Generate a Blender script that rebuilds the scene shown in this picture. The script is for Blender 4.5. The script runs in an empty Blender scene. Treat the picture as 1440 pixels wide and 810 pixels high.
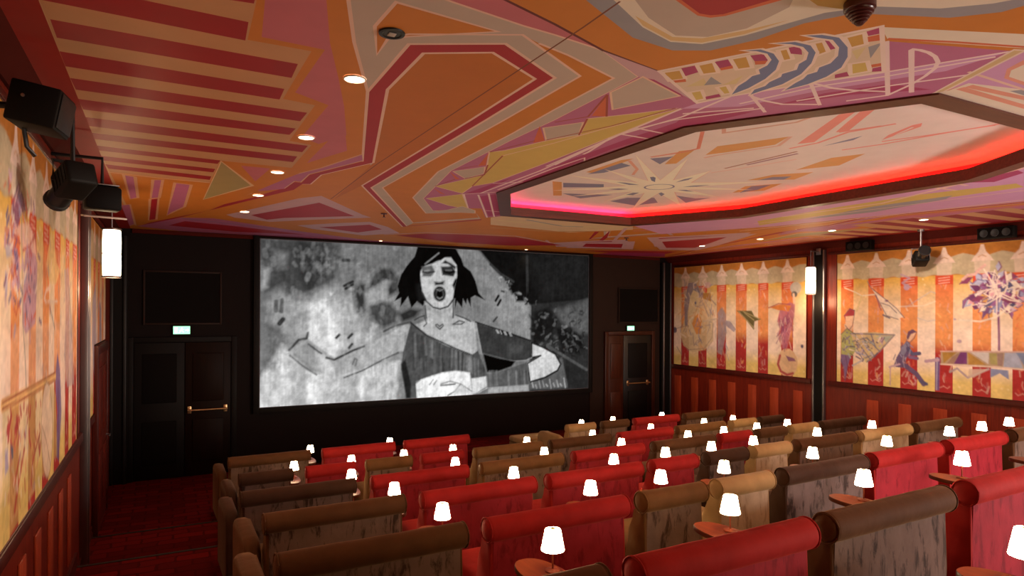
import bpy, bmesh, math, random
import numpy as np
from mathutils import Vector, Matrix
from mathutils.geometry import delaunay_2d_cdt

random.seed(7)
RNG = np.random.default_rng(11)
SC = bpy.context.scene
COL = SC.collection
PI = math.pi

# ------------------------------------------------------------------ room frame
# X runs along the screen wall, Y towards the screen, Z up; front floor is z = 0.
F, YAW, PY0, ROLL = 923.52, 0.4881, 437.72, 0.005
CZ = 2.78                       # eye height above the front floor
CEIL = CZ + 1.30
XL, XR, YF, YB = -0.745, 10.764, 12.22, -2.2
CS, SN = math.cos(YAW), math.sin(YAW)
CR, SR = math.cos(ROLL), math.sin(ROLL)


def ray(px, py):
    x, y = px - 720, py - PY0
    x, y = x * CR + y * SR, -x * SR + y * CR
    u, v = x / F, -y / F
    return (u * CS + SN, -u * SN + CS, v)


def on_ceiling(px, py, z=1.30):
    r = ray(px, py)
    t = z / r[2]
    return (r[0] * t, r[1] * t)


def on_wall(px, py, X):
    r = ray(px, py)
    t = X / r[0]
    return (r[1] * t, r[2] * t + CZ)


def on_front(px, py, Y=YF):
    r = ray(px, py)
    t = Y / r[1]
    return (r[0] * t, r[2] * t + CZ)


def lin(c):
    return tuple((v / 255 / 12.92 if v / 255 <= .04045 else ((v / 255 + .055) / 1.055) ** 2.4) for v in c)


# ------------------------------------------------------------------ objects
def link(o, parent=None):
    COL.objects.link(o)
    if parent is not None:
        o.parent = parent
    return o


def tag(o, label=None, cat=None, group=None, kind=None):
    if label: o['label'] = label
    if cat: o['category'] = cat
    if group: o['group'] = group
    if kind: o['kind'] = kind
    return o


def thing(name, label, cat, loc=(0, 0, 0), rz=0.0, group=None):
    o = bpy.data.objects.new(name, None)
    o.empty_display_size = .1
    link(o)
    o.location = loc
    o.rotation_euler = (0, 0, rz)
    return tag(o, label, cat, group)


def finish(bm, name, mats, angle=40):
    me = bpy.data.meshes.new(name)
    bmesh.ops.recalc_face_normals(bm, faces=bm.faces[:])
    bm.to_mesh(me)
    bm.free()
    for m in (mats if isinstance(mats, (list, tuple)) else [mats]):
        me.materials.append(m)
    me.polygons.foreach_set('use_smooth', [True] * len(me.polygons))
    me.set_sharp_from_angle(angle=math.radians(angle))
    return me


def obj(name, bm_or_me, mats=None, parent=None, loc=None, rot=None):
    me = bm_or_me if isinstance(bm_or_me, bpy.types.Mesh) else finish(bm_or_me, name, mats)
    o = bpy.data.objects.new(name, me)
    link(o, parent)
    if loc: o.location = loc
    if rot: o.rotation_euler = rot
    return o


def box(bm, lo, hi, bev=0.0, seg=2, mi=0):
    lo, hi = [min(a, b) for a, b in zip(lo, hi)], [max(a, b) for a, b in zip(lo, hi)]
    vs = [bm.verts.new((x, y, z)) for x in (lo[0], hi[0]) for y in (lo[1], hi[1]) for z in (lo[2], hi[2])]
    fs = []
    for q in ((0, 1, 3, 2), (4, 6, 7, 5), (0, 4, 5, 1), (2, 3, 7, 6), (0, 2, 6, 4), (1, 5, 7, 3)):
        f = bm.faces.new([vs[i] for i in q]); f.material_index = mi; fs.append(f)
    if bev > 0:
        es = list({e for f in fs for e in f.edges})
        bmesh.ops.bevel(bm, geom=es, offset=bev, segments=seg, affect='EDGES', profile=.5, material=-1)


def lathe(bm, prof, n=24, axis='z', c=(0, 0, 0), mi=0, cap=True):
    rings = []
    for r, h in prof:
        ring = []
        for k in range(n):
            a = 2 * PI * k / n
            p = {'z': (r * math.cos(a), r * math.sin(a), h), 'x': (h, r * math.cos(a), r * math.sin(a)),
                 'y': (r * math.cos(a), h, r * math.sin(a))}[axis]
            ring.append(bm.verts.new((p[0] + c[0], p[1] + c[1], p[2] + c[2])))
        rings.append(ring)
    for a, b in zip(rings, rings[1:]):
        for k in range(n):
            f = bm.faces.new((a[k], a[(k + 1) % n], b[(k + 1) % n], b[k])); f.material_index = mi
    if cap:
        for ring in (rings[0], rings[-1]):
            f = bm.faces.new(ring); f.material_index = mi


def tube(bm, pts, r, n=8, mi=0):
    pts = [Vector(p) for p in pts]
    rings = []
    for i, p in enumerate(pts):
        d = (pts[min(i + 1, len(pts) - 1)] - pts[max(i - 1, 0)]).normalized()
        a = d.cross(Vector((0, 0, 1)) if abs(d.z) < .9 else Vector((1, 0, 0))).normalized()
        b = d.cross(a)
        rr = r[i] if isinstance(r, (list, tuple)) else r
        rings.append([bm.verts.new(p + a * rr * math.cos(2 * PI * k / n) + b * rr * math.sin(2 * PI * k / n)) for k in range(n)])
    for a, b in zip(rings, rings[1:]):
        for k in range(n):
            bm.faces.new((a[k], a[(k + 1) % n], b[(k + 1) % n], b[k])).material_index = mi
    bm.faces.new(rings[0]).material_index = mi
    bm.faces.new(rings[-1]).material_index = mi


def prism(bm, prof, x0, x1, bev=0.0, seg=2, mi=0):
    """(y, z) profile extruded along x."""
    a = [bm.verts.new((x0, y, z)) for y, z in prof]
    b = [bm.verts.new((x1, y, z)) for y, z in prof]
    n = len(prof)
    fa = bm.faces.new(a); fb = bm.faces.new(b[::-1])
    fs = [fa, fb]
    for k in range(n):
        fs.append(bm.faces.new((a[k], b[k], b[(k + 1) % n], a[(k + 1) % n])))
    for f in fs: f.material_index = mi
    if bev > 0:
        es = list(set(fa.edges) | set(fb.edges))
        bmesh.ops.bevel(bm, geom=es, offset=bev, segments=seg, affect='EDGES', profile=.5)


# ------------------------------------------------------------------ materials
def newmat(name):
    m = bpy.data.materials.new(name)
    m.use_nodes = True
    nt = m.node_tree
    return m, nt, nt.nodes['Principled BSDF']


def nd(nt, t, **k):
    n = nt.nodes.new(t)
    for a, v in k.items():
        setattr(n, a, v)
    return n


def plain(name, c, rough=.5, metal=0.0, var=.12, scale=8, spec=.5, bump=0.0):
    m, nt, p = newmat(name)
    p.inputs['Roughness'].default_value = rough
    p.inputs['Metallic'].default_value = metal
    p.inputs['Specular IOR Level'].default_value = spec
    tc = nd(nt, 'ShaderNodeTexCoord')
    no = nd(nt, 'ShaderNodeTexNoise'); no.inputs['Scale'].default_value = scale; no.inputs['Detail'].default_value = 4
    nt.links.new(tc.outputs['Object'], no.inputs['Vector'])
    mx = nd(nt, 'ShaderNodeMix', data_type='RGBA')
    mx.inputs['A'].default_value = (*[v * (1 - var) for v in c], 1)
    mx.inputs['B'].default_value = (*[min(1, v * (1 + var)) for v in c], 1)
    nt.links.new(no.outputs['Fac'], mx.inputs['Factor'])
    nt.links.new(mx.outputs['Result'], p.inputs['Base Color'])
    if bump:
        b = nd(nt, 'ShaderNodeBump'); b.inputs['Strength'].default_value = bump; b.inputs['Distance'].default_value = .01
        nt.links.new(no.outputs['Fac'], b.inputs['Height']); nt.links.new(b.outputs['Normal'], p.inputs['Normal'])
    return m


def wood(name, c1, c2, rough=.35, axis=2, scale=3.0, spec=.25):
    m, nt, p = newmat(name)
    p.inputs['Roughness'].default_value = rough
    p.inputs['Specular IOR Level'].default_value = spec
    tc = nd(nt, 'ShaderNodeTexCoord'); mp = nd(nt, 'ShaderNodeMapping')
    s = [scale * 7] * 3; s[axis] = scale * .5
    mp.inputs['Scale'].default_value = s
    no = nd(nt, 'ShaderNodeTexNoise'); no.inputs['Scale'].default_value = 1.6; no.inputs['Detail'].default_value = 6
    no.inputs['Distortion'].default_value = .6
    cr = nd(nt, 'ShaderNodeValToRGB')
    cr.color_ramp.elements[0].position = .3; cr.color_ramp.elements[0].color = (*c1, 1)
    cr.color_ramp.elements[1].position = .7; cr.color_ramp.elements[1].color = (*c2, 1)
    nt.links.new(tc.outputs['Object'], mp.inputs['Vector']); nt.links.new(mp.outputs['Vector'], no.inputs['Vector'])
    nt.links.new(no.outputs['Fac'], cr.inputs['Fac']); nt.links.new(cr.outputs['Color'], p.inputs['Base Color'])
    return m


def velvet(name, c, streak=0.0, dark=(.05, .03, .02), sheen=.35, tint=None):
    """Crushed velvet: soft patches, and worn vertical streaks on back panels."""
    m, nt, p = newmat(name)
    p.inputs['Roughness'].default_value = .75
    p.inputs['Specular IOR Level'].default_value = .15
    p.inputs['Sheen Weight'].default_value = sheen
    p.inputs['Sheen Roughness'].default_value = .4
    p.inputs['Sheen Tint'].default_value = (*(tint or [min(1, v * 2.2 + .03) for v in c]), 1)
    tc = nd(nt, 'ShaderNodeTexCoord')
    oi = nd(nt, 'ShaderNodeObjectInfo')
    off = nd(nt, 'ShaderNodeVectorMath', operation='ADD')
    mul = nd(nt, 'ShaderNodeMath', operation='MULTIPLY'); mul.inputs[1].default_value = 37.0
    nt.links.new(oi.outputs['Random'], mul.inputs[0])
    nt.links.new(tc.outputs['Object'], off.inputs[0]); nt.links.new(mul.outputs[0], off.inputs[1])
    no = nd(nt, 'ShaderNodeTexNoise'); no.inputs['Scale'].default_value = 9; no.inputs['Detail'].default_value = 3
    nt.links.new(off.outputs['Vector'], no.inputs['Vector'])
    mx = nd(nt, 'ShaderNodeMix', data_type='RGBA')
    mx.inputs['A'].default_value = (*[v * .72 for v in c], 1)
    mx.inputs['B'].default_value = (*[min(1, v * 1.3) for v in c], 1)
    nt.links.new(no.outputs['Fac'], mx.inputs['Factor'])
    last = mx.outputs['Result']
    if streak:
        mp = nd(nt, 'ShaderNodeMapping'); mp.inputs['Scale'].default_value = (15, 15, 4.2)
        n2 = nd(nt, 'ShaderNodeTexNoise'); n2.inputs['Scale'].default_value = 1.0; n2.inputs['Detail'].default_value = 5
        n2.inputs['Roughness'].default_value = .65; n2.inputs['Distortion'].default_value = .5
        nt.links.new(off.outputs['Vector'], mp.inputs['Vector']); nt.links.new(mp.outputs['Vector'], n2.inputs['Vector'])
        cr = nd(nt, 'ShaderNodeValToRGB')
        cr.color_ramp.elements[0].position = .52; cr.color_ramp.elements[0].color = (0, 0, 0, 1)
        cr.color_ramp.elements[1].position = .63; cr.color_ramp.elements[1].color = (streak, streak, streak, 1)
        nt.links.new(n2.outputs['Fac'], cr.inputs['Fac'])
        m2 = nd(nt, 'ShaderNodeMix', data_type='RGBA'); m2.inputs['B'].default_value = (*dark, 1)
        nt.links.new(cr.outputs['Color'], m2.inputs['Factor']); nt.links.new(last, m2.inputs['A'])
        last = m2.outputs['Result']
    nt.links.new(last, p.inputs['Base Color'])
    b = nd(nt, 'ShaderNodeBump'); b.inputs['Strength'].default_value = .45; b.inputs['Distance'].default_value = .012
    nt.links.new(no.outputs['Fac'], b.inputs['Height']); nt.links.new(b.outputs['Normal'], p.inputs['Normal'])
    return m


def glow(name, c, s):
    m, nt, p = newmat(name)
    p.inputs['Base Color'].default_value = (*c, 1)
    p.inputs['Emission Color'].default_value = (*c, 1)
    p.inputs['Emission Strength'].default_value = s
    return m


def paint_mat(name, rough=.6, var=.08, spec=.25, scale=5):
    """Wall paint: takes the painted colour of the artwork, a little uneven like brushwork."""
    m, nt, p = newmat(name)
    p.inputs['Roughness'].default_value = rough
    p.inputs['Specular IOR Level'].default_value = spec
    at = nd(nt, 'ShaderNodeAttribute', attribute_name='paint')
    tc = nd(nt, 'ShaderNodeTexCoord')
    no = nd(nt, 'ShaderNodeTexNoise'); no.inputs['Scale'].default_value = scale; no.inputs['Detail'].default_value = 5
    nt.links.new(tc.outputs['Object'], no.inputs['Vector'])
    mr = nd(nt, 'ShaderNodeMapRange')
    mr.inputs['To Min'].default_value = 1 - var; mr.inputs['To Max'].default_value = 1 + var
    nt.links.new(no.outputs['Fac'], mr.inputs['Value'])
    vm = nd(nt, 'ShaderNodeVectorMath', operation='SCALE')
    nt.links.new(at.outputs['Color'], vm.inputs[0]); nt.links.new(mr.outputs['Result'], vm.inputs['Scale'])
    nt.links.new(vm.outputs['Vector'], p.inputs['Base Color'])
    return m


MAT_CEIL = paint_mat('ceiling_paint', .55)
MAT_MURAL = paint_mat('mural_paint', .85, .12, spec=.08, scale=9)

m, nt, p = newmat('projected_picture')
at = nd(nt, 'ShaderNodeAttribute', attribute_name='paint')
p.inputs['Base Color'].default_value = (.003, .003, .003, 1)
p.inputs['Specular IOR Level'].default_value = .0
nt.links.new(at.outputs['Color'], p.inputs['Emission Color'])
p.inputs['Emission Strength'].default_value = 1.0
MAT_PICTURE = m

MAHOG = wood('mahogany', (.105, .008, .003), (.190, .018, .006), .42)
MAHOG_PANEL = wood('mahogany_panel', (.26, .030, .009), (.36, .050, .015), .45)
MAHOG_DARK = wood('mahogany_dark', (.050, .005, .003), (.085, .010, .005), .4)
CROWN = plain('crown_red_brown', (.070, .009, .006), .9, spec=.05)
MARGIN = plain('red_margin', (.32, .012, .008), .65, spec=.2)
BLACK = plain('black_paint', (.0045, .0028, .0025), .6, spec=.15)
BLACKW = plain('black_wall', (.0065, .0028, .0024), .7, spec=.12)
GRILLE = plain('black_grille', (.004, .0025, .0022), .8, spec=.1)
BROWNBLACK = plain('brown_black', (.020, .0085, .0055), .6, spec=.15)
DOORWOOD = wood('door_wood', (.006, .002, .001), (.012, .0035, .0014), .5, spec=.08)
STEEL = plain('brushed_steel', (.30, .27, .27), .4, 1.0)
BRASS = plain('brass', (.60, .40, .20), .32, 1.0)
DARKMETAL = plain('dark_metal', (.018, .017, .018), .45, .5)
PLASTIC = plain('black_plastic', (.0045, .0035, .003), .6, spec=.15)
LENS = plain('lens_glass', (.01, .01, .015), .08)
TABLEWOOD = wood('table_wood', (.17, .028, .007), (.26, .048, .012), .32, axis=1, scale=4)
TABLEEDGE = wood('table_edge', (.10, .025, .010), (.15, .04, .015), .35, axis=1, scale=4)
SHADE = glow('lamp_shade_glow', (1.0, .76, .44), 48)
SHADEIN = plain('shade_diffuser', (.70, .55, .38), .6)
SHADECAP = plain('shade_cap', (.55, .36, .14), .4, .6)
STEM = plain('lamp_stem', (.30, .07, .03), .35, .5)
PENDANT = glow('lantern_glass_glow', (1.0, .84, .60), 5.5)
DISC = glow('downlight_glow', (1.0, .80, .52), 14)
EXITG = glow('exit_green', (.34, .92, .55), 1.5)
EXITW = glow('exit_white', (.75, 1.0, .86), 1.8)
LED = glow('red_led', (1.0, .035, .015), 44.0)
LEDP = glow('pink_led', (1.0, .06, .26), 26.0)
LEDW = glow('warm_led', (1.0, .88, .82), 90.0)
COVE = plain('cove_red_glow', (.78, .09, .13), .6)  # red of the LED glow put into the cove wall's base colour

m, nt, p = newmat('carpet')
p.inputs['Roughness'].default_value = .95
p.inputs['Specular IOR Level'].default_value = .05
tc = nd(nt, 'ShaderNodeTexCoord')
br = nd(nt, 'ShaderNodeTexBrick')
br.inputs['Scale'].default_value = 1.7
br.inputs['Color1'].default_value = (.15, .006, .0045, 1)
br.inputs['Color2'].default_value = (.08, .0038, .003, 1)
br.inputs['Mortar'].default_value = (.06, .003, .0024, 1)
br.inputs['Mortar Size'].default_value = .02
br.inputs['Bias'].default_value = .1
no = nd(nt, 'ShaderNodeTexNoise'); no.inputs['Scale'].default_value = 5; no.inputs['Detail'].default_value = 4
nt.links.new(tc.outputs['Object'], no.inputs['Vector'])
mx = nd(nt, 'ShaderNodeMix', data_type='VECTOR'); mx.inputs['Factor'].default_value = .08
nt.links.new(tc.outputs['Object'], mx.inputs[4]); nt.links.new(no.outputs['Color'], mx.inputs[5])
nt.links.new(mx.outputs[1], br.inputs['Vector'])
nt.links.new(br.outputs['Color'], p.inputs['Base Color'])
p.inputs['Sheen Weight'].default_value = 0
CARPET = m

RED = (.33, .013, .011)
VELVET = {
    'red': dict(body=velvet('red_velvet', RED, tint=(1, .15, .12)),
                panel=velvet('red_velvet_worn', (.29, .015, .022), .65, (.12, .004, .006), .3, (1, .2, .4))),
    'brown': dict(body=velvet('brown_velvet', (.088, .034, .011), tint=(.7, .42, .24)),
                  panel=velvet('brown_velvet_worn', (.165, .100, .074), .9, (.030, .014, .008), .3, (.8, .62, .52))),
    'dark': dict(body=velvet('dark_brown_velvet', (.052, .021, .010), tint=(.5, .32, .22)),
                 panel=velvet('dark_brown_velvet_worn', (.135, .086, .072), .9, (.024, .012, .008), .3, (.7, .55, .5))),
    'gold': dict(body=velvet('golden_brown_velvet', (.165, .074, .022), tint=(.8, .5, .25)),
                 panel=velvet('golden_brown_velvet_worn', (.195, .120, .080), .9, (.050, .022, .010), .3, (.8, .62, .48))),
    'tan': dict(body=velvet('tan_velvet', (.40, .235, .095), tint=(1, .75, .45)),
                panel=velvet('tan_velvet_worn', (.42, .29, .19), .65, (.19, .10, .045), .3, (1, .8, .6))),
}
CNAME = {'red': 'crimson', 'brown': 'brown', 'dark': 'dark brown', 'gold': 'golden brown', 'tan': 'pale tan'}

# ------------------------------------------------------------------ camera
cam = bpy.data.cameras.new('camera')
cam.sensor_fit = 'HORIZONTAL'; cam.sensor_width = 36
cam.lens = 36 * F / 1440
cam.shift_y = (PY0 - 405) / 1440
cam.clip_start = .02
co = bpy.data.objects.new('camera', cam); COL.objects.link(co)
right, up, fwd = Vector((CS, -SN, 0)), Vector((0, 0, 1)), Vector((SN, CS, 0))
r2, u2 = right * CR + up * SR, -right * SR + up * CR
M = Matrix.Identity(4)
for i in range(3):
    M[i][0], M[i][1], M[i][2] = r2[i], u2[i], -fwd[i]
M[2][3] = CZ
co.matrix_world = M
SC.camera = co
SC.view_settings.view_transform = 'Standard'
SC.view_settings.look = 'None'
SC.view_settings.gamma = 1
SC.view_settings.exposure = 0
SC.view_settings.use_curve_mapping = False
w = bpy.data.worlds.new('world'); SC.world = w; w.use_nodes = True
w.node_tree.nodes['Background'].inputs[0].default_value = (.02, .012, .008, 1)

# ------------------------------------------------------------------ flat artwork on ceiling and dome
def stroke(pts, w, closed=False):
    """Quads of one painted line of width w (m) along 2-D points."""
    P = [Vector((a, b)) for a, b in pts]
    n = len(P)
    L, R = [], []
    for i in range(n):
        if closed:
            a, b = P[i - 1], P[(i + 1) % n]
        else:
            a, b = P[max(i - 1, 0)], P[min(i + 1, n - 1)]
        d1 = (P[i] - a).normalized() if (P[i] - a).length > 1e-6 else (b - P[i]).normalized()
        d2 = (b - P[i]).normalized() if (b - P[i]).length > 1e-6 else d1
        d = (d1 + d2)
        d = d.normalized() if d.length > .1 else d2
        nrm = Vector((-d.y, d.x))
        k = min(1.8, 1 / max(.4, abs(nrm.dot(Vector((-d2.y, d2.x))))))
        L.append(P[i] + nrm * w * .5 * k); R.append(P[i] - nrm * w * .5 * k)
    out = []
    for i in range(n if closed else n - 1):
        j = (i + 1) % n
        out.append([L[i], L[j], R[j], R[i]])
    return out


def area2(p):
    return sum(p[i][0] * p[(i + 1) % len(p)][1] - p[(i + 1) % len(p)][0] * p[i][1] for i in range(len(p)))


def planar_art(name, base, base_col, shapes, z, mat, hole=None):
    """One flat mesh: every shape is cut exactly into the plane and its pieces take its paint colour."""
    vs, fs, cols = [], [], []

    def put(poly, c):
        poly = [tuple(p) for p in poly]
        if abs(area2(poly)) < 1e-5: return
        if area2(poly) < 0: poly = poly[::-1]
        fs.append(list(range(len(vs), len(vs) + len(poly))))
        vs.extend(Vector((a, b)) for a, b in poly); cols.append(c)
    put(base, base_col)
    for c, poly in shapes: put(poly, c)
    if hole: put(hole, None)
    V, _, T, _, _, of = delaunay_2d_cdt(vs, [], fs, 1, 1e-4, True)
    x0, x1 = min(p[0] for p in base) - 1e-3, max(p[0] for p in base) + 1e-3
    me = bpy.data.meshes.new(name)
    tris, tc = [], []
    for t, o in zip(T, of):
        if 0 not in o: continue
        c = cols[max(o)]
        if c is None: continue
        tris.append(t[::-1]); tc.append(c)
    me.from_pydata([(v.x, v.y, z) for v in V], [], tris)
    at = me.attributes.new('paint', 'FLOAT_COLOR', 'FACE')
    at.data.foreach_set('color', np.array([(*c, 1) for c in tc], 'f').ravel())
    me.materials.append(mat)
    return me


# paint pots
O = (.62, .205, .028)      # orange
OD = (.54, .155, .022)
CR_ = (.42, .016, .032)    # crimson
WL = (.80, .53, .45)       # pale outline
G = (.54, .42, .37)        # warm grey
PK = (.57, .15, .20)       # pink
MV = (.50, .145, .30)     # mauve
ML = (.64, .32, .56)       # light mauve
MD = (.42, .04, .16)      # magenta
YE = (.66, .46, .13)      # yellow
YC = (.72, .56, .30)       # cream yellow
BL = (.17, .20, .38)       # slate blue
BG = (.33, .31, .36)       # grey blue
TN = (.58, .30, .15)       # tan of the stripes
RO = (.66, .14, .06)       # vermilion
SA = (.78, .33, .25)       # salmon
LI = (.60, .36, .43)       # lilac outline
CM = (.80, .68, .58)       # cream
GT = (.40, .30, .13)       # olive grey triangle

SH = []


def A(c, *pts):
    SH.append((c, [on_ceiling(*p) for p in pts]))


def W(pts, c=WL, w=.022, closed=False):
    for q in stroke([on_ceiling(*p) for p in pts], w, closed):
        SH.append((c, q))


# --- broad grey and orange chevrons
A(PK, (300, -60), (470, -60), (492, 60), (495, 100), (488, 190), (440, 205), (400, 120))
A(PK, (372, 0), (385, -60), (475, -60), (459, 0), (464, 60), (474, 110), (482, 150), (488, 212), (455, 222), (430, 230), (470, 190), (424, 190), (470, 146), (424, 130), (462, 74), (372, 52))
A(O, (462, -60), (459, 0), (464, 60), (476, 110), (484, 150), (489, 213), (440, 232), (455, 240), (511, 226), (518, 129), (514, 118), (498, 59), (490, 0), (478, -60))
A(G, (478, -60), (600, -60), (628, 0), (735, 36), (780, 49), (848, 71), (898, 108), (854, 131), (780, 169), (720, 197), (635, 240), (596, 279), (609, 296), (668, 298), (676, 308), (581, 314), (572, 318), (522, 264), (517, 129), (514, 118), (498, 59), (490, 0))
W([(478, -60), (490, 0), (498, 59), (514, 118), (517, 129)], w=.018)
A(PK, (560, -40), (628, 0), (735, 36), (780, 49), (848, 71), (780, 34), (711, 0), (640, -35))
W([(600, -18), (628, 0), (735, 36), (780, 49), (848, 71), (898, 108), (854, 131), (780, 169), (720, 197), (635, 240), (596, 279), (609, 296), (668, 299)], w=.014)
W([(640, -36), (711, 0), (780, 34), (848, 71), (925, 100)], (.14, .015, .02), .016)
A(O, (735, 49), (758, 61), (800, 78), (863, 110), (780, 154), (720, 188), (616, 241.5), (580.6, 278), (599, 300), (668.6, 298.5), (673, 306), (581, 313), (538, 264), (707, 170), (816, 107))
W([(758, 61), (800, 78), (863, 110), (780, 154), (720, 188), (616, 241.5), (580.6, 278), (599, 300), (668.6, 298.5)], w=.016)
A(O, (527, 37), (557, 3), (700.6, 44.5), (546.6, 53), (530, 77))
W([(527, 37), (557, 3), (700.6, 44.5), (546.6, 53), (530, 77)], w=.018, closed=True)
W([(546, 53), (575, 48), (735, 49), (816, 107), (707, 170), (538, 264), (581, 313.5), (673, 307)], w=.016)
A(OD, (525, 229), (545, 126), (595.5, 75), (693, 74), (752.5, 111), (660, 170), (509, 261), (470, 280))
A(CR_, (509.6, 227), (517, 129), (575, 62), (711, 61.6), (780.6, 109.6), (681.5, 170), (522, 264), (572.5, 318.5), (566, 319), (509, 261), (660, 170), (752.5, 111), (693, 74), (595.5, 75), (545, 126), (525, 229), (452, 246), (437, 259), (425, 259), (413, 267), (400, 270), (355, 281), (294, 296), (225, 312.5), (193, 319), (225, 308), (294, 292), (355, 278), (400, 264), (414, 256), (424, 257), (435, 246))
W([(509.6, 227), (517, 129), (575, 62), (711, 61.6), (780.6, 109.6), (681.5, 170), (522, 264), (572.5, 318.5)], w=.02)
W([(525, 229), (545, 126), (595.5, 75), (693, 74), (752.5, 111), (660, 170), (509, 261), (566, 319)], w=.02)
W([(525, 229), (452, 246), (437, 259), (425, 259)], w=.014)
A(MV, (509, 217), (452, 236), (420, 244), (357, 261), (364, 269), (400, 265.5), (414, 254.5), (423.5, 255.6), (435, 245), (510, 226))
W([(509, 217), (452, 236), (420, 244), (357, 261)], (.70, .36, .22), .02)
W([(510, 226), (435, 245), (423, 256), (414, 255), (400, 265)], (.70, .42, .32), .012)
A(MV, (351, 268), (353, 272), (294, 289), (235, 304), (285, 284))
W([(237, 303), (290, 284), (351, 268), (353, 272), (294, 289)], (.68, .33, .22), .02)
A(CR_, (566, 319), (572, 318), (677, 308), (677, 309.5))

# --- striped field on the left
tan = [(22, -60), (50, 0), (120, 176), (151.5, 241), (230, 250), (295, 257), (310, 226), (410, 236), (438, 204), (407, 198), (443, 148), (398, 139), (438, 72), (348, 56), (361, 0), (372, -60)]
A(O, (22, -60), (50, 0), (151, 241), (191, 317), (294, 296), (420, 244), (452, 204), (424, 193), (462, 148), (415, 130), (457, 70), (368, 52), (378, -60))
A(TN, *tan)
W(tan[:4] + [(191, 317)], (.62, .36, .20), .03)
W([(151.5, 242), (230, 251), (295, 257)], (.72, .44, .27), .03)
ST = [[(60, -39), (357, 5), (364, -22), (50, -68)],
      [(54, -28), (201, 0), (349.5, 31), (345, 57), (59, 0)],
      [(70.5, 27), (419, 90), (410, 109.6), (80, 53)],
      [(83.5, 72), (400, 125), (393, 140), (92, 93.3)],
      [(98.6, 109.6), (432, 158.5), (422, 170.5), (106.6, 126)],
      [(109.6, 139), (416, 180.7), (407, 189.6), (117, 154)],
      [(118.5, 164.4), (433, 205), (425, 214), (123, 177)],
      [(128, 186.6), (418, 220), (412, 228), (132.4, 195.5)],
      [(135.7, 204.6), (310, 225.6), (306, 230.5), (139, 211.6)],
      [(141, 219), (302.7, 237.6), (300, 242.4), (144, 225.6)],
      [(148, 231), (297, 248), (295, 253), (152.5, 237)]]
for s in ST: A((.36, .010, .018), *s)
for poly, c in (([(173.5, 245.6), (190, 248.7), (194, 278), (183, 280)], MV), ([(215, 253), (229, 253), (224, 278), (212, 279)], MV),
                ([(211, 280), (223, 279), (220, 308.6), (209, 309.6)], CR_), ([(246, 257), (269, 260), (259.6, 290.7), (244, 298), (234.5, 303)], MV),
                ([(169, 288.6), (183, 287.6), (190, 315), (181, 318)], MV)):
    A(c, *poly); W(poly, (.70, .36, .22), .03, True)
A(PK, (339, 233), (380, 237), (359, 255))
tri = [(311, 227), (355, 261), (286, 280.5)]
A(GT, *tri); W(tri, (.72, .46, .28), .035, True)
# --- crimson lozenges towards the screen
A(LI, (318, 302), (350, 295), (420, 279), (452, 275.5), (510, 302), (522, 306), (440, 309), (380, 312), (330, 306))
A(CR_, (353, 302.5), (400, 294), (449, 285), (498.5, 304), (400, 306.5), (375, 309))
A(LI, (418, 317), (470, 314), (520, 312), (545, 319), (562, 328), (510, 331), (440, 322))
A(CR_, (449, 319.5), (519.6, 316), (537, 322.5), (503, 327))
A(MV, (193, 318), (254, 306), (300, 307), (420, 325), (520, 338), (700, 350), (825, 359.5), (700, 354), (364, 335), (280, 328))
A(CR_, (237, 317), (260, 311), (330, 318), (430, 330), (330, 326))
W([(255, 307), (340, 316), (430, 327)], BL, .03)
A(CR_, (556, 331), (600, 328.5), (660, 330), (725, 333.5), (791, 345), (720, 345.5), (640, 341))
W([(540, 330), (600, 327), (725, 332), (800, 346)], LI, .05)
A(LI, (795, 348.5), (815, 341), (893, 339.5), (890, 350.5))
A(CR_, (819, 347), (824, 342.5), (876, 343), (874, 348.5))
A(LI, (912, 337), (1065, 328.5), (1010, 345), (980, 352), (928, 351))
A(CR_, (931, 340), (1022, 333.5), (997, 342.5), (977, 348.5), (937, 348.5))
A(CR_, (842.5, 338), (858, 324), (854, 334), (848, 338.5))
A((.72, .50, .32), (690, 306), (704, 304), (890, 317), (890, 323), (800, 327), (690, 316))
W([(700, 310), (800, 318), (880, 321)], YC, .06)
W([(740, 309), (790, 318), (820, 319)], BG, .05)
W([(690, 320), (780, 326), (860, 325)], (.60, .28, .10), .08)
W([(864, 338), (880, 321), (930, 321), (945, 331)], LI, .06)
W([(890, 325), (1000, 321), (1100, 314), (1240, 300)], MV, .04)
A(MD, (860, 355), (935, 356), (935, 361), (825, 359))
# --- right hand side
A(ML, (890, 317.5), (1045, 306), (1110, 297), (1440, 216), (1440, 283), (1240, 303), (1090, 318), (930, 329))
A(YE, (1065, 311), (1173, 292), (1290, 274), (1429, 258), (1440, 263), (1290, 284), (1179, 300), (1068, 317))
A(MD, (1348, 257), (1430, 239), (1440, 243), (1398, 256))
A(BG, (1130, 309), (1230, 290), (1340, 275), (1330, 280), (1230, 298))
W([(1060, 315), (1240, 293), (1440, 268)], WL, .03)
W([(1100, 305), (1240, 286), (1440, 236)], WL, .05)
W([(1300, 262), (1345, 268)], WL, .04)
W([(1330, 256), (1360, 261)], WL, .04)
W([(1040, 325), (1240, 304), (1440, 281)], WL, .04)
A(MV, (1100, 326), (1240, 309), (1440, 290), (1440, 300), (1280, 309), (1160, 325))
# the stripes return on the other side of the room
mir = lambda p: (10.02 - p[0], p[1])
SH.append((TN, [mir(on_ceiling(*p)) for p in tan]))
for s in ST: SH.append(((.29, .020, .045), [mir(on_ceiling(*p)) for p in s]))
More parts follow.
